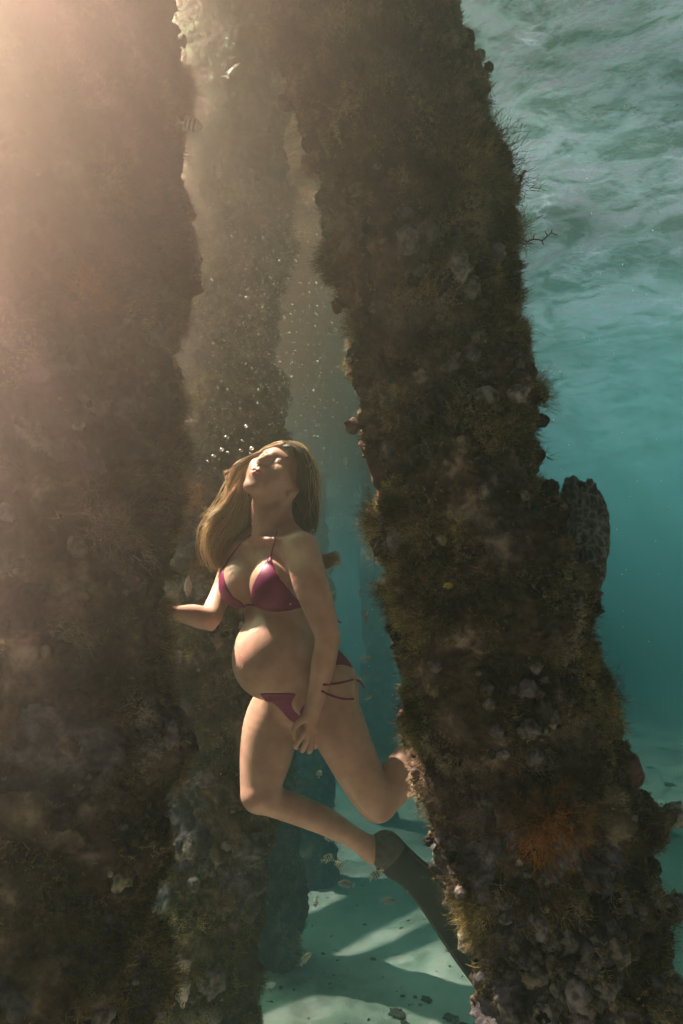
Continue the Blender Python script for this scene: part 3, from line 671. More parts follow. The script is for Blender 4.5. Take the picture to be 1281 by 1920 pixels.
# scalp cap and the thick body of the hair, as one soft volume below the strands
cap = [(he((0, .050, -.016), (.079, .088, .098)), .02),
       (cone(cc(566, 875, 2.20), cc(578, 935, 2.20), .030, .030), .03), (cone(cc(578, 935, 2.20), cc(578, 985, 2.22), .028, .016), .03),
       (cone(cc(520, 850, 2.22), cc(478, 905, 2.24), .030, .034), .03), (cone(cc(478, 905, 2.24), cc(448, 960, 2.25), .036, .040), .02),
       (cone(cc(448, 960, 2.25), cc(424, 1010, 2.26), .048, .045), .02), (cone(cc(424, 1010, 2.26), cc(420, 1050, 2.26), .040, .016), .02),
       (cone(cc(560, 900, 2.26), cc(500, 930, 2.28), .06, .05), .03), (cone(cc(500, 940, 2.29), cc(470, 1000, 2.30), .05, .03), .03)]
lo, hi = group_box(cap, .03); gx, gy, gz = (np.arange(a, b, .004) for a, b in zip(lo, hi))
Fd = eval_group(cap, gx, gy, gz)
X, Y, Z = np.meshgrid(gx, gy, gz, indexing='ij'); q = np.stack([X - H0[0], Y - H0[1], Z - H0[2]], -1) @ MH.T / HS
# the face stays free: cut everything in front of a plane from the hairline to behind the ears
face = q[..., 2] - np.interp(q[..., 1], [-.12, -.03, .03, .07, .12, .16], [-.03, -.012, .020, .052, .078, .02]) - .9 * np.maximum(0, .0 - np.abs(q[..., 0]))
near = np.sqrt((q[..., 0] / .10)**2 + ((q[..., 1] + 0.01) / .15)**2 + ((q[..., 2] - .03) / .14)**2) < 1
Fd = np.where(near, smax(Fd, face.astype(np.float32) * .9, .012), Fd)
cv, cf = surface_nets(Fd, gx, gy, gz); parts.append((cv, cf)); PM = [0 * 0 + 1]
# lock that streams down on her right (towards the left pile)
A = [
    [(532, 834, 2.15), (500, 846, 2.19), (470, 868, 2.21), (447, 900, 2.21), (432, 935, 2.19), (412, 968, 2.21), (391, 995, 2.22), (388, 1030, 2.22), (404, 1064, 2.22)],
    [(536, 831, 2.16), (507, 841, 2.20), (476, 866, 2.22), (456, 900, 2.22), (444, 940, 2.21), (424, 975, 2.20), (404, 1005, 2.21), (400, 1040, 2.22), (412, 1070, 2.22)],
    [(540, 830, 2.17), (512, 843, 2.20), (486, 870, 2.22), (466, 905, 2.22), (453, 945, 2.20), (438, 985, 2.21), (420, 1015, 2.22), (412, 1045, 2.22), (420, 1068, 2.23)],
    [(546, 830, 2.18), (518, 846, 2.21), (492, 880, 2.23), (474, 915, 2.23), (461, 950, 2.21), (450, 985, 2.22), (436, 1015, 2.23), (428, 1040, 2.24), (424, 1062, 2.24)],
    [(552, 834, 2.19), (520, 858, 2.22), (496, 900, 2.23), (480, 935, 2.23), (469, 965, 2.23), (462, 995, 2.24), (450, 1020, 2.25), (440, 1040, 2.26), (432, 1060, 2.27)],
]
parts.append(strands(A, 2600, .0055, .0010, .010))
parts.append(strands([[(x - 5 * (k < 4), y, d - .03) for k, (x, y, d) in enumerate(g)] for g in A[:3]], 1100, .006, .0009, .012))
# loose outer strands
parts.append(strands([[(x - (3, 4, 8, 10, 11, 9, 5, 0, 0)[k], y, d) for k, (x, y, d) in enumerate(A[0])], A[0], A[1]], 300, .010, .0007, .028, taper=.1))
# fly-away wisps
parts.append(strands([[(520, 838, 2.15), (485, 850, 2.16), (455, 862, 2.13), (438, 876, 2.13), (430, 895, 2.13), (424, 880, 2.13)], [(522, 836, 2.15), (480, 858, 2.16), (450, 880, 2.13), (436, 905, 2.13), (430, 930, 2.14), (415, 950, 2.14)]], 160, .006, .0006, .010, taper=.1))
parts.append(strands([[(450, 900, 2.15), (432, 925, 2.15), (420, 945, 2.15), (398, 955, 2.15), (372, 948, 2.15)], [(440, 930, 2.15), (428, 958, 2.15), (405, 975, 2.16), (385, 992, 2.16), (378, 1012, 2.16)]], 130, .004, .0006, .008, taper=.1))
parts.append(strands([[(446, 890, 2.15), (430, 905, 2.14), (427, 925, 2.14), (424, 945, 2.14)], [(440, 880, 2.15), (420, 880, 2.14), (428, 900, 2.14), (432, 930, 2.14)]], 16, .003, .0007, .004, taper=.1))
# hair combed over the crown and down behind her left shoulder
B = [
    [(538, 833, 2.10), (552, 840, 2.08), (562, 856, 2.075), (566, 880, 2.09), (565, 905, 2.12), (568, 940, 2.16), (575, 985, 2.20)],
    [(540, 830, 2.11), (560, 838, 2.10), (573, 858, 2.09), (578, 885, 2.10), (578, 915, 2.13), (580, 950, 2.16), (586, 995, 2.19)],
    [(541, 828, 2.13), (563, 836, 2.12), (580, 858, 2.12), (588, 888, 2.13), (590, 922, 2.15), (591, 960, 2.17), (590, 1000, 2.19)],
    [(543, 828, 2.16), (566, 838, 2.16), (583, 862, 2.17), (591, 895, 2.18), (592, 930, 2.19), (591, 965, 2.20), (588, 1003, 2.21)],
]
NB = len(parts)
parts.append(strands(B, 2200, .0042, .0010, .006))
parts.append(strands([[(x, y, d - .004) for x, y, d in g] for g in ([(530, 836, 2.09), (545, 838, 2.075), (553, 850, 2.072), (557, 868, 2.078), (556, 890, 2.09), (556, 915, 2.115)], [(541, 829, 2.11), (556, 835, 2.10), (566, 850, 2.08), (572, 872, 2.085), (572, 900, 2.10), (568, 925, 2.13)])], 500, .002, .0009, .002))
parts.append(strands([[(560, 895, 2.20), (553, 925, 2.225), (548, 960, 2.235), (552, 1005, 2.22)], [(575, 890, 2.20), (566, 925, 2.22), (562, 965, 2.225), (568, 1008, 2.20)], [(585, 895, 2.19), (578, 930, 2.20), (576, 970, 2.20), (582, 1006, 2.18)]], 900, .005, .0012, .004))
NB2 = len(parts)
parts.append(strands(B[1:], 160, .009, .0006, .022, taper=.1)); parts.append(strands([g[:6] for g in A[:4]], 120, .008, .0006, .018, taper=.1))
# over the forehead towards her right
parts.append(strands([[(541, 829, 2.13), (527, 829, 2.135), (510, 836, 2.16), (494, 848, 2.19), (478, 864, 2.20), (462, 885, 2.20)], [(545, 831, 2.14), (524, 830, 2.15), (502, 838, 2.18), (484, 852, 2.21), (468, 872, 2.22), (452, 900, 2.22)]], 600, .003, .0009, .003))
# ends floating out behind her left arm
parts.append(strands([[(590, 1030, 2.2), (604, 1042, 2.18), (618, 1040, 2.16), (630, 1035, 2.15), (640, 1040, 2.15)], [(592, 1050, 2.2), (606, 1058, 2.18), (620, 1056, 2.16), (633, 1050, 2.15), (641, 1056, 2.15)], [(594, 1062, 2.2), (606, 1066, 2.18), (616, 1064, 2.16), (628, 1060, 2.16), (636, 1064, 2.16)]], 260, .003, .0008, .006, taper=.1))
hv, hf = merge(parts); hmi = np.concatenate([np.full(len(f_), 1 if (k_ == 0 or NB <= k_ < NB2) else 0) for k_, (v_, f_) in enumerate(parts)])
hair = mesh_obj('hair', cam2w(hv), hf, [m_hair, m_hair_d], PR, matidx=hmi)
# ------------------------------------------------------------------ piles crusted with sponge, coral and algae turf
def crust_mat(name, stops, hue2, scale=9):
    m = mat(name, rough=.95, spec=.08); nt = m.node_tree; b = nt.nodes['Principled BSDF']
    c1 = ramp(nt, stops, noise(nt, scale, 7, .65)); c2 = ramp(nt, hue2, noise(nt, 2.3, 4, .6)); vor = nt.nodes.new('ShaderNodeTexVoronoi'); vor.inputs['Scale'].default_value = 26
    tc = nt.nodes.new('ShaderNodeTexCoord'); nt.links.new(tc.outputs['Object'], vor.inputs['Vector'])
    mx = nt.nodes.new('ShaderNodeMix'); mx.data_type = 'RGBA'; mx.blend_type = 'MULTIPLY'; mx.inputs[0].default_value = 1
    nt.links.new(c1, mx.inputs['A']); nt.links.new(c2, mx.inputs['B'])
    nt.links.new(mx.outputs['Result'], b.inputs['Base Color']); bump(m, noise(nt, 70, 8, .7), .9, .012)
    return m
m_crust = crust_mat('crusted_growth', [(.34, (.014, .010, .008)), (.47, (.070, .056, .041)), (.57, (.15, .12, .09)), (.68, (.38, .33, .27))], [(.3, (.75, .85, .6)), (.5, (1, .9, .8)), (.7, (.95, .75, .85))])
m_purple = crust_mat('mauve_sponge_crust', [(.32, (.015, .0145, .015)), (.5, (.095, .092, .094)), (.66, (.27, .265, .265))], [(.3, (.9, .85, .8)), (.6, (1, .9, 1.0)), (.8, (.9, .95, .8))], 14)
def turf_mat(name, stops, tl=.35):
    m = mat(name, rough=.8, spec=.15); nt = m.node_tree; g = nt.nodes.new('ShaderNodeNewGeometry')
    c = ramp(nt, stops, g.outputs['Random Per Island']); c2 = ramp(nt, [(.38, (.13, .12, .10)), (.50, (.50, .48, .45)), (.62, (1.2, 1.15, 1.05))], noise(nt, 7, 5, .65))
    mx = nt.nodes.new('ShaderNodeMix'); mx.data_type = 'RGBA'; mx.blend_type = 'MULTIPLY'; mx.inputs[0].default_value = 1
    nt.links.new(c, mx.inputs['A']); nt.links.new(c2, mx.inputs['B']); c = mx.outputs['Result']
    nt.links.new(c, nt.nodes['Principled BSDF'].inputs['Base Color'])
    t = nt.nodes.new('ShaderNodeBsdfTranslucent'); nt.links.new(c, t.inputs[0]); s = nt.nodes.new('ShaderNodeMixShader'); s.inputs[0].default_value = tl
    nt.links.new(nt.nodes['Principled BSDF'].outputs[0], s.inputs[1]); nt.links.new(t.outputs[0], s.inputs[2]); nt.links.new(s.outputs[0], nt.nodes['Material Output'].inputs[0]); return m
m_turf = turf_mat('algae_turf', [(0, (.10, .078, .040)), (.4, (.23, .185, .088)), (.7, (.38, .31, .14)), (1, (.58, .49, .30))])
m_turf_orange = turf_mat('orange_algae', [(0, (.25, .09, .025)), (.5, (.42, .18, .05)), (1, (.5, .28, .09))])
m_turf_pale = turf_mat('pale_algae', [(0, (.25, .20, .14)), (.5, (.40, .33, .24)), (1, (.55, .48, .36))])
m_black = noisy('black_sponge', [(.3, (.008, .008, .008)), (.7, (.025, .024, .022))], 30, 4, .9, 80, .5, .004)

def blades(base, nrm, length, width, per=5, bend=.6, spread=.8, branch=True, nseg=3, down=0.0):
    """little branched tufts: base points, normals, lengths -> one mesh of thin tapering blades"""
    n = len(base); N = n * per
    b = np.repeat(base, per, 0); d = np.repeat(nrm, per, 0) + RNG.normal(size=(N, 3)) * spread * .6; d[:, 2] += down
    d /= np.linalg.norm(d, axis=1)[:, None] + 1e-9
    L = np.repeat(length, per) * RNG.uniform(.45, 1.1, N); W = np.broadcast_to(width, (n,)).repeat(per) * RNG.uniform(.6, 1.2, N)
    b = b + RNG.normal(size=(N, 3)) * (np.repeat(length, per) * .12)[:, None]
    if branch:                                                         # side twigs growing from part-way up each blade
        t = RNG.uniform(.3, .8, N); b2 = b + d * (L * t)[:, None]; d2 = d + RNG.normal(size=(N, 3)) * .8; d2 /= np.linalg.norm(d2, axis=1)[:, None]
        t3 = RNG.uniform(.2, .9, N); b3 = b + d * (L * t3)[:, None]; d3 = d + RNG.normal(size=(N, 3)) * .8; d3 /= np.linalg.norm(d3, axis=1)[:, None]
        b = np.concatenate([b, b2, b3]); d = np.concatenate([d, d2, d3]); L = np.concatenate([L, L * .45, L * .35]); W = np.concatenate([W, W * .8, W * .7]); N = len(b)
    cv = RNG.normal(size=(N, 3)) * bend * .35; s = np.cross(d, RNG.normal(size=(N, 3))); s /= np.linalg.norm(s, axis=1)[:, None] + 1e-9
    V = []
    for k in range(nseg + 1):
        t = k / nseg; c = b + d * (L * t)[:, None] + cv * (L * t * t)[:, None]; w = (W * (1 - .75 * t))[:, None] * .5
        V += [c - s * w, c + s * w]
    V = np.stack(V, 1); m = 2 * (nseg + 1); o = (np.arange(N) * m)[:, None]
    Fs = np.concatenate([o + np.array([[2 * k, 2 * k + 1, 2 * k + 3, 2 * k + 2]]) for k in range(nseg)], 0)
    return V.reshape(-1, 3), Fs

m_knob = mat('encrusting_lumps', rough=.95, spec=.1); nt = m_knob.node_tree; g_ = nt.nodes.new('ShaderNodeNewGeometry')
kc = ramp(nt, [(0, (.012, .011, .011)), (.2, (.05, .042, .036)), (.45, (.13, .115, .10)), (.7, (.20, .18, .17)), (.88, (.17, .135, .07)), (1, (.34, .31, .28))], g_.outputs['Random Per Island']); kr = nt.nodes.new('ShaderNodeMix'); kr.data_type = 'RGBA'; kr.blend_type = 'MULTIPLY'; kr.inputs[0].default_value = 1
nt.links.new(kc, kr.inputs['A']); nt.links.new(ramp(nt, [(.4, (.4, .4, .4)), (.6, (1.2, 1.2, 1.2))], noise(nt, 60, 4)), kr.inputs['B']); nt.links.new(kr.outputs['Result'], nt.nodes['Principled BSDF'].inputs['Base Color']); bump(m_knob, noise(nt, 160, 5), .7, .004)
def knobs(I, V, nr, rmin, rmax, sd):
    sv, sf = ball((0, 0, 0), (1, 1, 1), None, 14); tri = np.array(sf); out = []
    for k, i in enumerate(I):
        r = rmin + (rmax - rmin) * RNG.random()**2.2; n_ = nr[i] / np.linalg.norm(nr[i]); a = np.cross([0, 0, 1.0], n_); a /= np.linalg.norm(a) + 1e-9; M = np.stack([a, np.cross(n_, a), n_])
        d = 1 + .45 * fbm(sv * 1.7 + k * 3.3 + sd, 2); pit = np.clip(.45 - np.hypot(sv[:, 0], sv[:, 1]), 0, 1) * (sv[:, 2] > 0) * (1.6 if RNG.random() < .35 else 0)
        out.append((((sv * (d - pit * .8)[:, None]) * np.array([r, r * RNG.uniform(.7, 1.4), r * RNG.uniform(.5, 1.1)])) @ M + V[i] + n_ * r * .25, tri))
    return merge(out)
PILES = []
def pile(label, p_top, p_bot, r, seed, nth, nz, rough=1.0, turf=9000, tl=.030, tw=.0016, zmin=-.12, zmax=4.6, group='piles of the pier', lumps=(), sponge=None, bare=0.0, nknob=0):
    A = P(*p_bot); B = P(*p_top); d = B - A; A0 = A + d * ((zmin - A[2]) / d[2]); B0 = A + d * ((zmax - A[2]) / d[2]); ax = (B0 - A0); L = np.linalg.norm(ax); ax /= L
    e1 = np.cross(ax, [0, 1, 0]); e1 /= np.linalg.norm(e1); e2 = np.cross(ax, e1)
    th = np.linspace(0, 2 * np.pi, nth, endpoint=False); t = np.linspace(0, 1, nz)
    T, TH = np.meshgrid(t, th, indexing='ij'); c = A0 + ax * (T.ravel() * L)[:, None]; nr = np.cos(TH.ravel())[:, None] * e1 + np.sin(TH.ravel())[:, None] * e2
    q = c + nr * r; s3 = seed * 7.13
    big = fbm(q * 2.1 + s3, 3); mid = fbm(q * 7 + s3, 4); w1, w2 = worley(q * 14 + .6 * np.stack([mid, big, mid], 1) + s3); fine = fbm(q * 42 + s3, 3); k1, _ = worley(q * 38 + s3 + 5)
    disp = rough * (.060 * big + .046 * mid + .034 * (.55 - w1) + .012 * np.abs(fine) + .014 * (.5 - k1))
    hole = np.clip(.16 - w1 * .5, 0, 1) * (fbm(q * 3 + s3 + 40, 2) > .25); disp -= rough * hole * .25
    if sponge is not None:                                              # part of the height is bubbly sponge with pits
        z0, z1 = sponge; k = np.clip((q[:, 2] - z0) * 6, 0, 1) * np.clip((z1 - q[:, 2]) * 6, 0, 1)
        v1, v2 = worley(q * 34 + s3); v3_, _ = worley(q * 17 + s3 + 3)
        disp += k * rough * (.030 * (np.sqrt(np.clip(.75 - v1, 0, 1)) - .4) + .03 * (.5 - v3_) - .030 * np.clip(.25 - v3_, 0, 1) * 4)
    for (lp, lr, lh) in lumps:                                          # swellings measured from the photograph
        dd = np.linalg.norm(q - P(*lp), axis=1); disp += lh * np.exp(-(dd / lr)**2)
    V = c + nr * (r + disp)[:, None]; V[:, 2] += rough * .012 * fbm(q * 19 + s3, 2)
    idx = np.arange(nz * nth).reshape(nz, nth); nx_ = np.roll(idx, -1, 1); f = np.stack([idx[:-1], nx_[:-1], nx_[1:], idx[1:]], -1).reshape(-1, 4)[:, ::-1]
    o = root('pier_pile', A0 * [1, 1, 0], label, 'pile', group)
    mi = None
    kz = V[f].mean(1)
    if sponge is not None: mi = ((kz[:, 2] < sponge[1] + .15 * fbm(kz * 4, 2)) & (fbm(kz * 5 + 2, 3) > -.25)).astype(int)
    else: mi = (fbm(kz * 2.5 + seed, 3) > .22).astype(int)
    core = mesh_obj('crust', V, f, [m_crust, m_purple], o, matidx=mi)
    if nknob:
        camk = C0 - V; camk /= np.linalg.norm(camk, axis=1)[:, None]; wk = ((nr * camk).sum(1) > -.25) * (V[:, 2] > 0) * (V[:, 2] < SURF_Z) * np.clip(fbm(V * 4 + s3 + 60, 3) + .15, .02, 1)
        if sponge is not None: wk = wk * np.where(V[:, 2] < sponge[1], 3.0, 1)
        I = RNG.choice(len(V), nknob, p=wk / wk.sum()); v, ff = knobs(I, V, nr, .006, .026, s3); ko = mesh_obj('encrusting_lumps', v, ff, m_knob, o); ko['kind'] = 'stuff'
    if turf:
        W = np.linalg.norm(V - np.roll(V.reshape(nz, nth, 3), 1, 1).reshape(-1, 3), axis=1)
        grid = V.reshape(nz, nth, 3); nm = np.cross(np.roll(grid, -1, 1) - np.roll(grid, 1, 1), np.gradient(grid, axis=0)).reshape(-1, 3); nm /= np.linalg.norm(nm, axis=1)[:, None] + 1e-9
        nm *= np.sign((nm * nr).sum(1))[:, None]
        vis = V[:, 2] < SURF_Z + .1
        camv = C0 - V; camv /= np.linalg.norm(camv, axis=1)[:, None]; wgt = np.where((nr * camv).sum(1) > -.35, 1.0, .06) * vis * (V[:, 2] > -.05)
        pn = fbm(V * 3.3 + s3 + 9, 4); pat = np.clip((pn + .16 + bare) * 3.2, .03, 1)
        if sponge is not None: pat *= np.where((V[:, 2] > sponge[0]) & (V[:, 2] < sponge[1]), .28, 1)
        w = wgt * pat; w /= w.sum(); I = RNG.choice(len(V), turf, p=w)
        b = V[I]; ln = tl * (.55 + .9 * np.clip(pn[I] + .4, 0, 1.2))
        nn = nm[I] * .6 + nr[I] * .6; cw, _ = worley(b * 11 + s3); ln = ln * np.clip(1.75 - 2.1 * cw, .35, 1.7)
        kind = fbm(b * 4.7 + 31 + seed, 3)
        for msk, mt, nm_, per in ((kind > .24, m_turf_pale, 'algae_turf', 4), (kind <= .24, m_turf, 'algae_turf', 5)):
            if msk.sum() < 5: continue
            v, ff = blades(b[msk], nn[msk], ln[msk] * (.75 if mt is m_turf_pale else 1), tw, per=per)
            t_ = mesh_obj(nm_, v, ff, mt, o); t_['kind'] = 'stuff'
    rec = dict(obj=o, A=A0, ax=ax, L=L, r=r, V=V, nr=nr, nz=nz, nth=nth); PILES.append(rec); return rec

Q = QUAL
LP = pile('broad mossy pile at the left that the woman touches with her hand', (138, -100, 1.86), (44, 2000, 1.44), .272, 1, int(420 * Q), int(1100 * Q), 1.0, int(26000 * Q), .026, .0021,
          nknob=int(420 * Q), lumps=[((345, 190, 1.80), .14, .0), ((300, 320, 1.80), .07, -.03), ((312, 1150, 1.62), .10, .015)])
RP = pile('thick leaning pile crusted with sponge and algae in front of the woman\'s feet', (664, -100, 1.78), (1092, 1960, 1.48), .206, 2, int(460 * Q), int(1200 * Q), 1.0, int(30000 * Q), .026, .0021, sponge=(-.3, 1.25), nknob=int(800 * Q),
          lumps=[((960, 350, 1.65), .10, .05), ((1200, 1540, 1.5), .14, .06), ((690, 940, 1.6), .06, .03), ((715, 1180, 1.6), .10, .05), ((820, 1620, 1.5), .09, .03)])
M1 = pile('straight mossy pile standing just behind the woman\'s hair and hand', (450, -60, 3.02), (388, 1990, 2.62), (.205), 3, int(240 * Q), int(700 * Q), 1.0, int(13000 * Q), .034, .0022, bare=.05, nknob=int(300 * Q))
M2 = pile('hazy slimmer pile behind the swimming woman\'s thighs', (455, -60, 4.1), (514, 1790, 3.50), .145, 4, 120, 360, .9, int(3500 * Q), .035, .003)
M3 = pile('pale far pile fading into the green water behind the fin', (575, -60, 5.6), (594, 1690, 4.6), .12, 5, 80, 240, .9, int(1200 * Q), .035, .004)
M4 = pile('farthest and faintest pile between the woman and the leaning pile', (700, -60, 6.6), (716, 1580, 6.0), .15, 6, 60, 160, .9, 0)
# ------------------------------------------------------------------ sponges, corals and weeds growing on the piles
def to_px(p):
    c = (np.atleast_2d(p) - C0) @ RC; return np.stack([c[:, 0] / -c[:, 2] * F + 640.5, 960 - c[:, 1] / -c[:, 2] * F, -c[:, 2]], 1)
def on_pile(rec, px, py):
    """the point of the pile's near skin seen at a place in the photograph, and its outward direction"""
    if 'px' not in rec:
        rec['px'] = to_px(rec['V']); c = C0 - rec['V']; rec['front'] = (rec['nr'] * c).sum(1) / np.linalg.norm(c, axis=1) > -.05
    d = np.hypot(rec['px'][:, 0] - px, rec['px'][:, 1] - py) + np.where(rec['front'], 0, 1e4); i = int(d.argmin()); return rec['V'][i], rec['nr'][i]
def frame(n):
    n = np.asarray(n, float) / np.linalg.norm(n); a = np.cross([0, 0, 1.0], n); a /= np.linalg.norm(a) + 1e-9; return np.stack([a, np.cross(n, a), n])
def lump(c, r, M, seg=40, amp=.2, freq=3.0, seed=0, ridges=0.0, pits=0.0, rfreq=3.5):
    v, f = ball((0, 0, 0), (1, 1, 1), None, seg); q = v + seed * 5.1
    d = 1 + amp * fbm(q * freq * .5, 3)
    if ridges: w1, w2 = worley(q * rfreq * .5 + .35 * fbm(q * 2, 2)[:, None]); d += ridges * (.45 - np.clip((w2 - w1) * 1.8, 0, 1))
    if pits: w1, w2 = worley(q * 3.2); d -= pits * np.clip(.35 - w1, 0, 1) * 3
    return (v * d[:, None] * np.asarray(r)) @ M + np.asarray(c), f
m_brain = crust_mat('grey_green_coral', [(.25, (.06, .07, .06)), (.5, (.20, .21, .17)), (.75, (.38, .40, .32))], [(.3, (.9, .95, .9)), (.7, (1, 1, .95))], 18)
nt = m_brain.node_tree; vo = nt.nodes.new('ShaderNodeTexVoronoi'); vo.feature = 'DISTANCE_TO_EDGE'; vo.inputs['Scale'].default_value = 42; tc = nt.nodes.new('ShaderNodeTexCoord')
nz = nt.nodes.new('ShaderNodeTexNoise'); nz.inputs['Scale'].default_value = 18; nt.links.new(tc.outputs['Object'], nz.inputs['Vector']); va = nt.nodes.new('ShaderNodeVectorMath'); va.operation = 'MULTIPLY_ADD'; nt.links.new(nz.outputs['Color'], va.inputs[0]); va.inputs[1].default_value = (.03, .03, .03); nt.links.new(tc.outputs['Object'], va.inputs[2]); nt.links.new(va.outputs[0], vo.inputs['Vector'])
nt.links.new(ramp(nt, [(.02, (.26, .29, .24)), (.14, (.12, .135, .115)), (.4, (.05, .055, .05))], vo.outputs['Distance']), nt.nodes['Principled BSDF'].inputs['Base Color'])
m_cup = noisy('brown_sponge', [(.3, (.045, .026, .020)), (.7, (.14, .085, .065))], 18, 5, .9, 60, .6, .006)
m_pink = noisy('pale_pink_coral', [(.3, (.30, .23, .19)), (.7, (.52, .43, .37))], 40, 4, .8, 120, .5, .004)
m_yellow = noisy('yellow_sponge', [(.3, (.30, .26, .03)), (.7, (.55, .48, .08))], 30, 4, .8, 90, .5, .004)
m_grey_sp = noisy('grey_mauve_sponge', [(.3, (.07, .055, .055)), (.7, (.20, .165, .165))], 25, 5, .9, 80, .6, .006)

# the big ridged coral on the outer side of the leaning pile
p, n = on_pile(RP, 1085, 1000); c = P(1092, 1005, 1.60); M = frame([.9, -.35, .05])
pr = [lump(c, (.105, .052, .125)[::1], np.stack([[0, 0, 1.0], [.35, .9, 0], [.9, -.35, 0]])[[2, 1, 0]], 120, .10, 2.2, 3, .20, .0, 9.0)]
v, f = lump(c, (.055, .06, .125), np.stack([[.93, .35, 0], [-.35, .93, 0], [0, 0, 1.0]]), 150, .16, 3.4, 3, .30, 0, 8.0)
o = mesh_obj('ridged_coral', v, fix_faces(f), m_brain, origin=c); tag(o, 'large rounded grey green coral with wavy ridges on the leaning pile\'s right side', 'coral')
SP = [  # px, py, (rx, ry, rz), material, label
    (862, 78, (.018, .018, .022), m_black, 'small black knob sponge at the very top right edge of the leaning pile', .02),
    (1046, 806, (.018, .02, .016), m_black, 'small dark round sponge on the right edge of the leaning pile above the ridged coral', .008),
    (1066, 868, (.020, .022, .024), m_black, 'dark stubby sponge directly above the big ridged coral', .010),
    (1034, 738, (.014, .014, .02), m_black, 'little upright black sponge at the spiky right edge of the leaning pile', .012),
    (955, 657, (.026, .020, .016), m_black, 'flat oval black sponge lying on the right half of the leaning pile', .006),
    (1006, 838, (.034, .020, .011), m_black, 'long finger shaped black sponge on the leaning pile left of the stubby ones', .006),
    (958, 512, (.018, .016, .013), m_black, 'small black sponge on the upper right edge of the leaning pile', .006),
    (627, 592, (.010, .012, .019), m_cup, 'small brown oval sponge on the left edge of the leaning pile', .006),
    (688, 886, (.022, .03, .052), m_cup, 'tall folded brown sponge on the left edge of the leaning pile level with the face', .006),
    (664, 798, (.018, .02, .020), m_cup, 'round dark brown sponge just above the tall folded one', .004),
    (541, 198, (.016, .02, .022), m_cup, 'square brown sponge near the top left edge of the leaning pile', .010),
    (796, 1580, (.012, .012, .012), m_black, 'tiny black sponge with a hairy tuft beside the fin', .008),
    (741, 1097, (.018, .018, .014), m_black, 'black hollow sponge on the leaning pile level with the bikini top', -.004),
    (843, 1097, (.010, .006, .008), m_yellow, 'small bright yellow sponge in the middle of the leaning pile', .008),
    (985, 1290, (.022, .022, .022), m_grey_sp, 'rounded grey mauve sponge knob topping the pitted area of the leaning pile', .010),
    (1185, 1440, (.030, .03, .04), m_cup, 'brown sponge mound on the lower right shoulder of the leaning pile', .0),
    (1085, 1815, (.030, .024, .022), m_black, 'wide black sponge hollow near the bottom of the leaning pile', -.006),
    (1068, 1810, (.014, .012, .014), m_black, 'small round black sponge near the bottom of the leaning pile', .0),
    (840, 1600, (.028, .02, .024), m_black, 'black sponge patch on the leaning pile beside the fin blade', -.008),
    (1000, 1415, (.020, .02, .022), m_grey_sp, 'lumpy grey mauve sponge in the pitted area of the leaning pile', .0),
]
for k, (x, y, r, mt, lab, lift) in enumerate(SP):
    p, n = on_pile(RP, x, y); v, f = lump(p + n * lift, (r[0], r[2], r[1]), frame(n), 44, .25, 3.0, k + 5, .0, .25)
    o = mesh_obj('sponge', v, fix_faces(f), mt, origin=p); tag(o, lab, 'sponge', 'sponges on the leaning pile')

def tuft(name, rec, px, py, spread, n, length, width, mt, label, cat='algae', lift=0, per=5, up=.0, group=None, bend=.8):
    p, nn = on_pile(rec, px, py); M = frame(nn); a = RNG.normal(size=(n, 2)) * spread * .55
    b = p + a[:, :1] * M[0] + a[:, 1:] * M[1] + nn * lift; d = np.tile(nn, (n, 1)) + (a[:, :1] * M[0] + a[:, 1:] * M[1]) / spread * .7 + [0, 0, up]
    v, f = blades(b, d, length * RNG.uniform(.6, 1.1, n), width, per=per, bend=bend, nseg=4)
    o = mesh_obj(name, v, f, mt, origin=p); tag(o, label, cat, group); return o
tuft('algae_tuft', RP, 1022, 1545, .055, 170, .045, .0022, m_turf_orange, 'bushy orange algae tuft low on the leaning pile', lift=.005)
tuft('algae_tuft', RP, 880, 1700, .06, 200, .04, .0018, m_turf, 'olive golden algae mat on the lower left edge of the leaning pile')
tuft('algae_tuft', RP, 905, 300, .09, 260, .055, .0016, m_turf, 'olive fuzzy algae bulge on the upper right edge of the leaning pile')
tuft('algae_tuft', RP, 700, 985, .05, 120, .045, .0016, m_turf, 'brown spiky algae clump on the left edge of the leaning pile below the folded sponge')
tuft('algae_tuft', RP, 780, 1375, .03, 90, .040, .0015, m_turf, 'spiky golden algae on the leaning pile touching the raised calf')
tuft('algae_tuft', RP, 1160, 1330, .05, 110, .040, .0015, m_turf, 'feathery olive algae fringe on the right edge of the leaning pile below the ridged coral')
tuft('algae_tuft', RP, 1030, 735, .035, 60, .055, .0012, m_turf, 'long hair like algae around the little upright black sponge', bend=.4)
tuft('algae_tuft', RP, 948, 800, .06, 130, .045, .0018, m_turf, 'yellowish algae streaks on the right half of the leaning pile')
tuft('algae_tuft', RP, 965, 440, .03, 60, .05, .0016, m_turf, 'dark spiny algae on the right edge of the leaning pile beside the thin red twig')
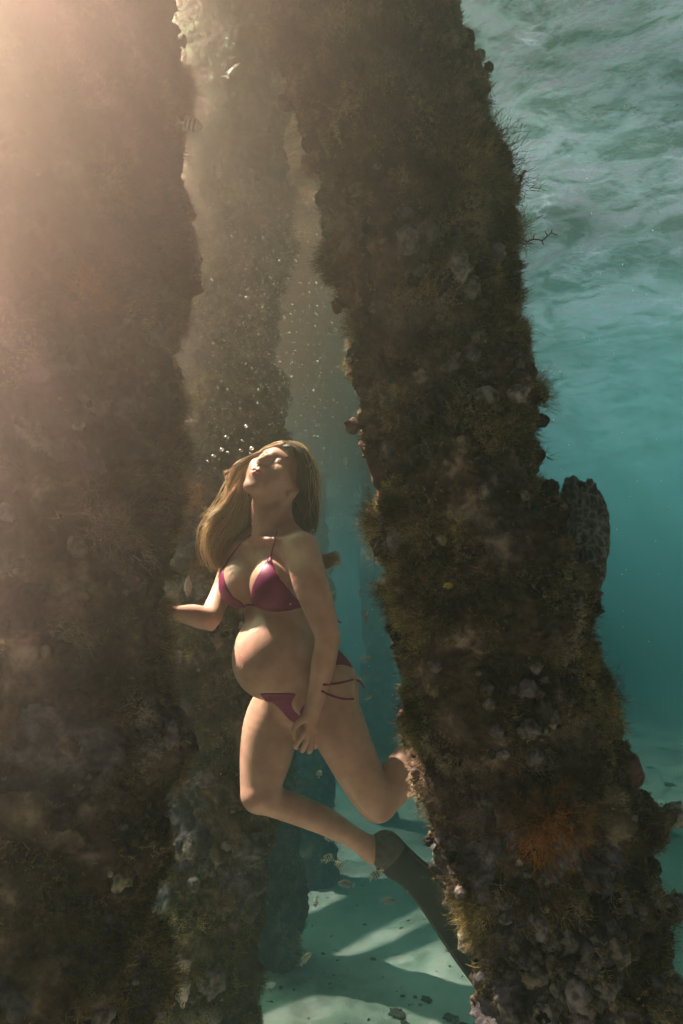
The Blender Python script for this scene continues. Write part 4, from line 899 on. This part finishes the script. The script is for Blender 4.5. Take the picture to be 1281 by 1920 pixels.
# branching red twig that sticks out of the leaning pile
p, n = on_pile(RP, 968, 445); tw = []
q = np.array([p, P(985, 452, 1.66), P(1000, 449, 1.655), P(1015, 450, 1.65), P(1027, 443, 1.65), P(1034, 437, 1.65), P(1046, 440, 1.65)])
tw.append(tube(catmull(q, 26) + RNG.normal(size=(26, 3)) * .0008, np.linspace(.0022, .0012, 26), 5))
for a, b in ((2, P(1003, 440, 1.65)), (3, P(1019, 458, 1.645)), (4, P(1022, 434, 1.65)), (5, P(1036, 429, 1.65))): tw.append(tube(catmull([q[a], (q[a] + b) / 2 + [0, 0, .002], b], 6), np.linspace(.0016, .0012, 6), 5))
v, f = merge(tw); m_red = noisy('red_algae', [(.3, (.20, .055, .045)), (.7, (.36, .13, .10))], 60, 3, .7)
o = mesh_obj('red_twig', v, fix_faces(f), m_red, origin=p); tag(o, 'thin branching red brown twig poking into open water from the leaning pile', 'algae')
p, n = on_pile(RP, 968, 350); v, f = tube(catmull([p, P(976, 340, 1.68), P(979, 328, 1.68), P(985, 320, 1.68)], 12), np.linspace(.006, .003, 12), 7)
o = mesh_obj('finger_sponge', v, fix_faces(f), m_red, origin=p); tag(o, 'small pinkish finger sponge on the upper right edge of the leaning pile', 'sponge')

# on the pile behind her and on the left pile
tuft('algae_tuft', M1, 350, 955, .075, 210, .075, .0020, m_turf_orange, 'big golden feathery algae tuft behind the long blonde hair')
tuft('algae_tuft', M1, 382, 755, .035, 60, .060, .0022, m_turf, 'yellow green branching algae sprig above the bubbles')
tuft('algae_tuft', M1, 350, 600, .09, 170, .075, .0020, m_turf, 'pale olive algae bush high on the pile behind the woman')
tuft('algae_tuft', M1, 470, 730, .05, 90, .060, .0020, m_turf, 'brown feathery algae at the right side of the pile behind the woman')
tuft('algae_tuft', M1, 372, 1060, .03, 50, .045, .0018, m_turf_orange, 'small orange algae sprig above the touching arm')
for (x, y, s, lab) in ((322, 1436, .035, 'golden curly algae sprig low on the left pile'), (318, 1215, .03, 'golden lit algae fringe on the left pile below the hand'), (332, 590, .05, 'long thin algae on the left pile above head height'),
                       (322, 460, .02, 'bright sunlit algae tip on the upper edge of the left pile'), (335, 860, .04, 'spiky brown algae on the left pile level with the face'), (345, 170, .05, 'sunlit rosy algae bulge near the top of the left pile'), (318, 1140, .018, 'short bristly algae under the woman\'s fingers')):
    tuft('algae_tuft', LP, x, y, s, int(60 + s * 1500), .045, .0015, m_turf_orange if 'rosy' in lab or 'curly' in lab else m_turf, lab)
tuft('algae_tuft', LP, 215, 340, .05, 90, .05, .0020, m_turf_pale, 'pale feathery algae in the glare on the upper left pile')
tuft('algae_tuft', LP, 228, 960, .085, 260, .040, .0022, m_turf_pale, 'large whitish branching algae patch in the middle of the left pile')
tuft('algae_tuft', LP, 180, 540, .05, 110, .045, .0020, m_turf_orange, 'dull orange algae patch on the upper left pile')
tuft('algae_tuft', LP, 150, 1180, .04, 80, .035, .0020, m_turf_pale, 'small pale algae patch low on the left pile')
for k, (rec, x, y, r, mt, lab) in enumerate(((M1, 362, 793, (.030, .020, .012), m_pink, 'pale pink knobbly coral on the pile behind the woman, above the bubbles'), (M1, 355, 1100, (.014, .012, .034), m_pink, 'upright pale coral stub above the touching arm'),
        (M1, 385, 1460, (.035, .025, .03), m_grey_sp, 'grey coral head on the pile behind the woman near her knee'), (M1, 335, 1830, (.06, .05, .08), m_pink, 'whitish coral lump at the foot of the pile behind the woman'), (M1, 395, 1835, (.05, .04, .05), m_grey_sp, 'round grey coral beside the whitish lump at the pile\'s foot'),
        (LP, 140, 950, (.03, .03, .022), m_cup, 'brown sponge mound in the middle of the left pile'), (LP, 72, 1110, (.03, .02, .02), m_black, 'dark sponge hollow on the left pile'), (LP, 318, 730, (.010, .012, .014), m_black, 'tiny dark sponge at the edge of the left pile above face height'))):
    p, n = on_pile(rec, x, y); v, f = lump(p + n * .01, (r[0], r[2], r[1]), frame(n), 40, .4, 4.0, k + 40, .15, .2)
    o = mesh_obj('coral' if 'coral' in lab else 'sponge', v, fix_faces(f), mt, origin=p); tag(o, lab, 'coral' if 'coral' in lab else 'sponge')

# ------------------------------------------------------------------ fish
def fish_mat(name, base, back, stripe, n):
    m = mat(name, rough=.35, spec=.5); nt = m.node_tree; tc = nt.nodes.new('ShaderNodeTexCoord'); sp = nt.nodes.new('ShaderNodeSeparateXYZ'); nt.links.new(tc.outputs['Object'], sp.inputs[0])
    c = ramp(nt, [(.40, base), (.72, back)], nt_math(nt, sp.outputs['Z'], 1.6, .5))
    if n:
        w = nt.nodes.new('ShaderNodeMath'); w.operation = 'SINE'; nt.links.new(nt_math(nt, sp.outputs['X'], 6.283 * n, 1.0), w.inputs[0])
        k = ramp(nt, [(.52, (0, 0, 0)), (.62, (1, 1, 1))], nt_math(nt, w.outputs[0], .5, .5)); rb = nt.nodes.new('ShaderNodeMath'); rb.operation = 'MULTIPLY'
        inr = ramp(nt, [(.20, (0, 0, 0)), (.24, (1, 1, 1)), (.80, (1, 1, 1)), (.84, (0, 0, 0))], nt_math(nt, sp.outputs['X'], 1, .5)); nt.links.new(k, rb.inputs[0]); nt.links.new(inr, rb.inputs[1])
        mx = nt.nodes.new('ShaderNodeMix'); mx.data_type = 'RGBA'; nt.links.new(rb.outputs[0], mx.inputs[0]); nt.links.new(c, mx.inputs['A']); mx.inputs['B'].default_value = (*stripe, 1); c = mx.outputs['Result']
    nt.links.new(c, nt.nodes['Principled BSDF'].inputs['Base Color']); return m
def nt_math(nt, x, a, b):
    m = nt.nodes.new('ShaderNodeMath'); m.operation = 'MULTIPLY_ADD'; nt.links.new(x, m.inputs[0]); m.inputs[1].default_value = a; m.inputs[2].default_value = b; return m.outputs[0]
MF = {'striped': fish_mat('striped_scales', (.74, .84, .80), (.60, .58, .22), (.04, .045, .05), 6), 'grey': fish_mat('grey_scales', (.36, .38, .36), (.16, .16, .15), (0, 0, 0), 0), 'pale': fish_mat('pale_scales', (.60, .62, .50), (.50, .48, .22), (0, 0, 0), 0)}
m_finf = mat('fish_fin', (.45, .47, .38), rough=.5); m_fe = mat('fish_eye', (.02, .02, .02), rough=.2)
def fish(kind, px, py, d, length_px, head, label, height=.46, yaw=.15, group='small fish around the piles', curve=0.0):
    """a fish of unit length (x towards the head, z up), scaled and turned; head = direction of the snout in the picture, degrees"""
    L = length_px / F * d
    xs_ = np.array([-.38, -.32, -.24, -.12, .02, .16, .28, .38, .45, .50]); hs = np.array([.11, .14, .26, .62, .92, 1.0, .88, .62, .34, .05]) * height / 2; m = 14; V = []
    for x, hh in zip(xs_, hs):
        a = np.linspace(0, 2 * np.pi, m, endpoint=False); V.append(np.stack([np.full(m, x), np.cos(a) * hh * .36, np.sin(a) * hh], 1))
    V = np.concatenate(V); n = len(xs_)
    f = [(k * m + j, (k + 1) * m + j, (k + 1) * m + (j + 1) % m, k * m + (j + 1) % m) for k in range(n - 1) for j in range(m)] + [tuple(range(m)), tuple((n - 1) * m + j for j in range(m))[::-1]]
    def plate(p2):
        k = len(p2); v = [(x, .006, z) for x, z in p2] + [(x, -.006, z) for x, z in p2]
        return np.array(v), [tuple(range(k)), tuple(range(k, 2 * k))[::-1]] + [(i, k + i, k + (i + 1) % k, (i + 1) % k) for i in range(k)]
    hh = height / 2
    tail = plate([(-.36, .04), (-.44, .12), (-.56, .19), (-.50, .06), (-.485, 0), (-.50, -.06), (-.56, -.19), (-.44, -.12), (-.36, -.04)])
    dors = plate([(.18, hh * .92), (.08, hh * 1.16), (-.06, hh * 1.18), (-.20, hh * 1.22), (-.27, hh * .82), (-.22, hh * .35), (-.05, hh * .75)])
    anal = plate([(.02, -hh * .88), (-.12, -hh * 1.12), (-.23, -hh * 1.12), (-.27, -hh * .70), (-.22, -hh * .35), (-.08, -hh * .68)])
    r = root('fish', P(px, py, d), label, 'fish', group)
    def put(name, v, f, mt):
        v = np.array(v, float); v[:, 1] += curve * v[:, 0]**2 * 1.5
        me = bpy.data.meshes.new(name); me.from_pydata([tuple(q) for q in v], [], [tuple(q) for q in f]); me.materials.append(mt)
        me.polygons.foreach_set('use_smooth', np.full(len(me.polygons), name == 'body')); o = bpy.data.objects.new(name, me); COL.objects.link(o); o.parent = r; return o
    put('body', V, f, MF[kind])
    if length_px > 9: put('tail_fin', *tail, m_finf); put('dorsal_fin', *dors, m_finf); put('anal_fin', *anal, m_finf)
    if length_px > 18:
        for s in (1, -1):
            v, f = ball((.36, s * .052, .05), (.022, .012, .022), None, 8); put('eye', v, fix_faces(f), m_fe)
            pf = plate([(.20, 0), (.06, -.07), (.02, -.02), (.06, .03)]); v = pf[0].copy(); v[:, 1] = v[:, 1] * .5 + s * .085; put('pectoral_fin', v, pf[1], m_finf)
    h_ = math.radians(head); xh = math.cos(h_) * AX + math.sin(h_) * AU; xh = xh * math.cos(yaw) + AB * math.sin(yaw); 
    up = AU - xh * AU.dot(xh) if abs(math.sin(h_)) < .8 else -AX * math.copysign(1, math.sin(h_)) - xh * (-AX * math.copysign(1, math.sin(h_))).dot(xh)
    if abs(math.sin(h_)) < .8 or True: up /= np.linalg.norm(up)
    y = np.cross(up, xh); R = Matrix(np.stack([xh, y, up], 1).tolist()); r.matrix_world = Matrix.Translation(Vector(P(px, py, d))) @ R.to_4x4() @ Matrix.Scale(L, 4); return r
FISH = [('striped', 356, 233, 1.62, 50, -12, 'yellow backed fish with dark bars at the top edge of the left pile', .52),
 ('grey', 326, 348, 2.15, 44, -15, 'plain grey fish peeking out from behind the left pile', .45),
 ('pale', 437, 133, 2.6, 58, 62, 'slim pale yellow fish swimming steeply upward near the top of the back pile', .26),
 ('pale', 487, 214, 2.9, 27, 100, 'tiny slim fish hanging upright among the top bubbles', .22),
 ('pale', 622, 620, 3.0, 24, 10, 'pale green fish beside the left edge of the leaning pile', .5),
 ('pale', 648, 866, 3.2, 26, 98, 'thin pale fish hanging upright right of the woman\'s head', .3),
 ('striped', 696, 1095, 4.2, 17, 10, 'tiny barred fish right beside the leaning pile above the rest of the shoal', .6),
 ('grey', 676, 1112, 4.0, 17, 80, 'tiny bluish fish swimming upward below the topmost barred one', .35),
 ('pale', 625, 1112, 4.2, 18, 40, 'small pale fish just right of the woman\'s upper arm', .45),
 ('striped', 684, 1150, 4.2, 15, 15, 'tiny barred fish level with the loose bikini tie', .6),
 ('grey', 687, 1163, 4.0, 17, 95, 'tiny pale blue fish diving right under a barred one', .35),
 ('pale', 690, 1233, 4.5, 14, 5, 'faint tiny fish level with the hip', .5),
 ('striped', 672, 1272, 4.2, 13, 0, 'tiny yellow barred fish touching the upper side tie', .6),
 ('striped', 690, 1308, 4.4, 16, 20, 'tiny yellow barred fish right of the lower side tie', .6),
 ('striped', 599, 1450, 3.6, 19, 80, 'pale barred fish between the two thighs', .55),
 ('striped', 616, 1573, 3.8, 16, 150, 'faint barred fish under the lower leg', .5),
 ('striped', 614, 1610, 3.6, 24, 15, 'left one of two overlapping barred fish below the lower leg', .6),
 ('striped', 634, 1620, 3.6, 25, -35, 'right one of two overlapping barred fish below the lower leg', .6),
 ('striped', 704, 1641, 3.5, 27, 30, 'larger barred fish tilted over the sand left of the fin', .6),
 ('grey', 649, 1658, 4.0, 32, 175, 'grey fish resting low over the sunlit sand', .42),
 ('striped', 591, 1692, 3.4, 17, -80, 'tiny barred fish in front of the base of the far pile', .55),
 ('pale', 573, 1797, 3.2, 28, 40, 'pale round fish close to the sand at the far pile\'s foot', .5),
 ('grey', 787, 1517, 3.4, 30, 105, 'slim grey fish swimming upward between the calf and the leaning pile', .32),
 ('grey', 728, 1690, 3.9, 34, 8, 'faint grey fish over the shadow beside the fin', .36)]
for k, (kd, x, y, d, L, hd, lab, ht) in enumerate(FISH): fish(kd, x, y, d if d < 3.1 else 2.75 + (d - 3) * .22, L, hd, lab, ht, yaw=.5 * math.sin(k * 2.3), curve=.3 * math.sin(k * 1.7))

# ------------------------------------------------------------------ bubbles and drifting specks
m_bub = bpy.data.materials.new('air_bubble'); m_bub.use_nodes = True; nt = m_bub.node_tree; nt.nodes.remove(nt.nodes['Principled BSDF'])
g = nt.nodes.new('ShaderNodeBsdfGlossy'); g.inputs['Roughness'].default_value = .28; t = nt.nodes.new('ShaderNodeBsdfTransparent'); lw = nt.nodes.new('ShaderNodeLayerWeight'); lw.inputs[0].default_value = .35
mx = nt.nodes.new('ShaderNodeMixShader'); mxm = nt_math(nt, lw.outputs['Facing'], .8, .25); nt.links.new(mxm, mx.inputs[0]); nt.links.new(t.outputs[0], mx.inputs[1]); nt.links.new(g.outputs[0], mx.inputs[2]); nt.links.new(mx.outputs[0], nt.nodes['Material Output'].inputs[0])
bm_v, bm_f = ball((0, 0, 0), (1, 1, 1), None, 14)
me_b = bpy.data.meshes.new('bubble'); me_b.from_pydata([tuple(q) for q in bm_v], [], [q[::-1] for q in fix_faces(bm_f)]); me_b.materials.append(m_bub); me_b.polygons.foreach_set('use_smooth', np.full(len(me_b.polygons), True))
def bubble(px, py, d, r, label, group, flat=.7, tilt=0):
    o = bpy.data.objects.new('bubble', me_b); COL.objects.link(o); o.location = P(px, py, d); o.scale = (r, r, r * flat); o.rotation_euler = (0, tilt, 0); tag(o, label, 'bubble', group)
BIG = [(425, 819.5, 4.6, 'flattened silvery bubble, topmost of the row left of the hair'), (455, 826.7, 3.0, 'small round bubble right of the topmost silvery one'), (416, 843, 4.8, 'crescent shaped bubble second from the left of the row'), (427, 848, 3.2, 'little round bubble beside the crescent shaped one'),
 (452, 844.6, 4.0, 'slanted oval bubble in the middle of the row over the hair'), (472, 841, 5.0, 'largest bubble touching the hair above the forehead'), (401, 855, 4.6, 'bright flattened bubble at the left end of the row'), (389.5, 864.7, 2.4, 'tiny bubble lowest and leftmost of the row'), (462, 799, 4.2, 'thin oval bubble floating above the row'), (470, 850, 2.5, 'tiny bubble caught in the hair line')]
for k, (x, y, r, lab) in enumerate(BIG): bubble(x, y, 2.12, r / F * 2.12, lab, 'bubbles by the hair', .55, .5 * math.sin(k * 2.1))
def rnd_px():
    while True:
        x = RNG.normal(545, 62) if RNG.random() < .7 else RNG.uniform(335, 690); y = RNG.normal(640, 180)
        if 240 < y < 1080 and 330 < x < 690 - max(0, (480 - y)) * .15 and not (y > 820 and x < 600 and RNG.random() < .75): return x, y
for k in range(250):
    x, y = rnd_px(); d = RNG.uniform(2.15, 3.0); bubble(x, y, d, RNG.uniform(1.0, 2.5) / F * d, 'tiny glinting bubble rising through the water between the piles', 'tiny bubbles between the piles', RNG.uniform(.6, 1), RNG.uniform(-.8, .8))
m_spk = mat('pale_specks', (.85, .82, .75), rough=.4, spec=.6); sp = []
for k in range(2200):
    x, y = rnd_px() if k < 1750 else (RNG.uniform(300, 1281), RNG.uniform(0, 1920)); d = RNG.uniform(1.9, 3.4); r = RNG.uniform(.5, 1.2) / F * d
    v = np.array([(1, 0, 0), (-1, 0, 0), (0, 1, 0), (0, -1, 0), (0, 0, 1), (0, 0, -1)]) * r + P(x, y, d)
    sp.append((v, np.array([(0, 2, 4), (2, 1, 4), (1, 3, 4), (3, 0, 4), (2, 0, 5), (1, 2, 5), (3, 1, 5), (0, 3, 5)])))
v, f = merge(sp); o = mesh_obj('suspended_specks', v, f, m_spk, origin=P(540, 640, 2.5)); tag(o, kind='stuff')

# ------------------------------------------------------------------ rubble on the sand
m_rock = noisy('weedy_rubble', [(.3, (.05, .045, .035)), (.7, (.17, .16, .12))], 14, 6, .95, 50, .6, .01)
RB = [(745, 1885, .05, 'weedy brown stone'), (760, 1905, .035, 'small dark stone'), (800, 1862, .035, 'pale edged pebble'), (845, 1895, .045, 'low brown stone'), (870, 1905, .03, 'dark pebble'), (905, 1890, .03, 'small stone'), (700, 1790, .02, 'tiny shell bit'), (684, 1722, .02, 'little dark pebble'), (1250, 1465, .06, 'flat grey stone'), (1225, 1500, .05, 'rounded grey stone'), (1262, 1530, .07, 'large dark stone'), (1240, 1420, .05, 'grey pebble'), (1275, 1475, .05, 'low grey stone'), (1268, 1600, .05, 'mauve grey stone')]
WH = ['at the bottom edge left of the leaning pile', 'at the bottom edge beside the weedy brown stone', 'on the sand below the fin', 'close to the foot of the leaning pile', 'at the very foot of the leaning pile', 'half hidden by the leaning pile', 'on the sand left of the fin blade', 'on the sunlit sand band', 'upper one on the sand right of the leaning pile', 'in the middle of the sand right of the leaning pile', 'at the right picture edge on the sand', 'farthest on the sand right of the leaning pile', 'at the right edge level with the flat grey stone', 'lowest on the sand at the right edge']
for k, ((x, y, s, lab), wh) in enumerate(zip(RB, WH)):
    s *= .75; gp = ground_at(x, y); gp[2] = ground_z(gp)[0]; v, f = lump(gp + [0, 0, s * .12], (s, s * .8, s * .35), frame([.1, .05, 1]), 36, .55, 4, k + 70, 0, .2)
    o = mesh_obj('seabed_stone', v, fix_faces(f), m_rock, origin=gp); tag(o, lab + ' ' + wh, 'stone', 'stones on the seabed')

m_bits = mat('shell_and_weed_bits', rough=.9, spec=.1); nt = m_bits.node_tree; g_ = nt.nodes.new('ShaderNodeNewGeometry')
nt.links.new(ramp(nt, [(0, (.05, .045, .03)), (.45, (.16, .14, .09)), (.6, (.35, .32, .25)), (1, (.75, .72, .65))], g_.outputs['Random Per Island']), nt.nodes['Principled BSDF'].inputs['Base Color'])
sv, sf = ball((0, 0, 0), (1, 1, 1), None, 6); bits = []
for k in range(1500):
    y = 2.6 + 5.5 * RNG.random()**1.3; x = RNG.uniform(-.9, 3.2) * (y / 4); g0 = np.array([x, y, 0.0]); g0[2] = ground_z(g0)[0]; r = .003 + .011 * RNG.random()**3; a = RNG.random() * 6.28
    M = np.array([[math.cos(a), math.sin(a), 0], [-math.sin(a), math.cos(a), 0], [0, 0, 1]]); bits.append(((sv * (1 + .35 * RNG.normal(size=(len(sv), 1))) * np.array([r, r * RNG.uniform(.4, 1), r * .4])) @ M + g0 + [0, 0, r * .2], sf))
v, f = merge(bits); o = mesh_obj('seabed_debris', v, f, m_bits, origin=(0, 4, 0)); tag(o, kind='stuff')
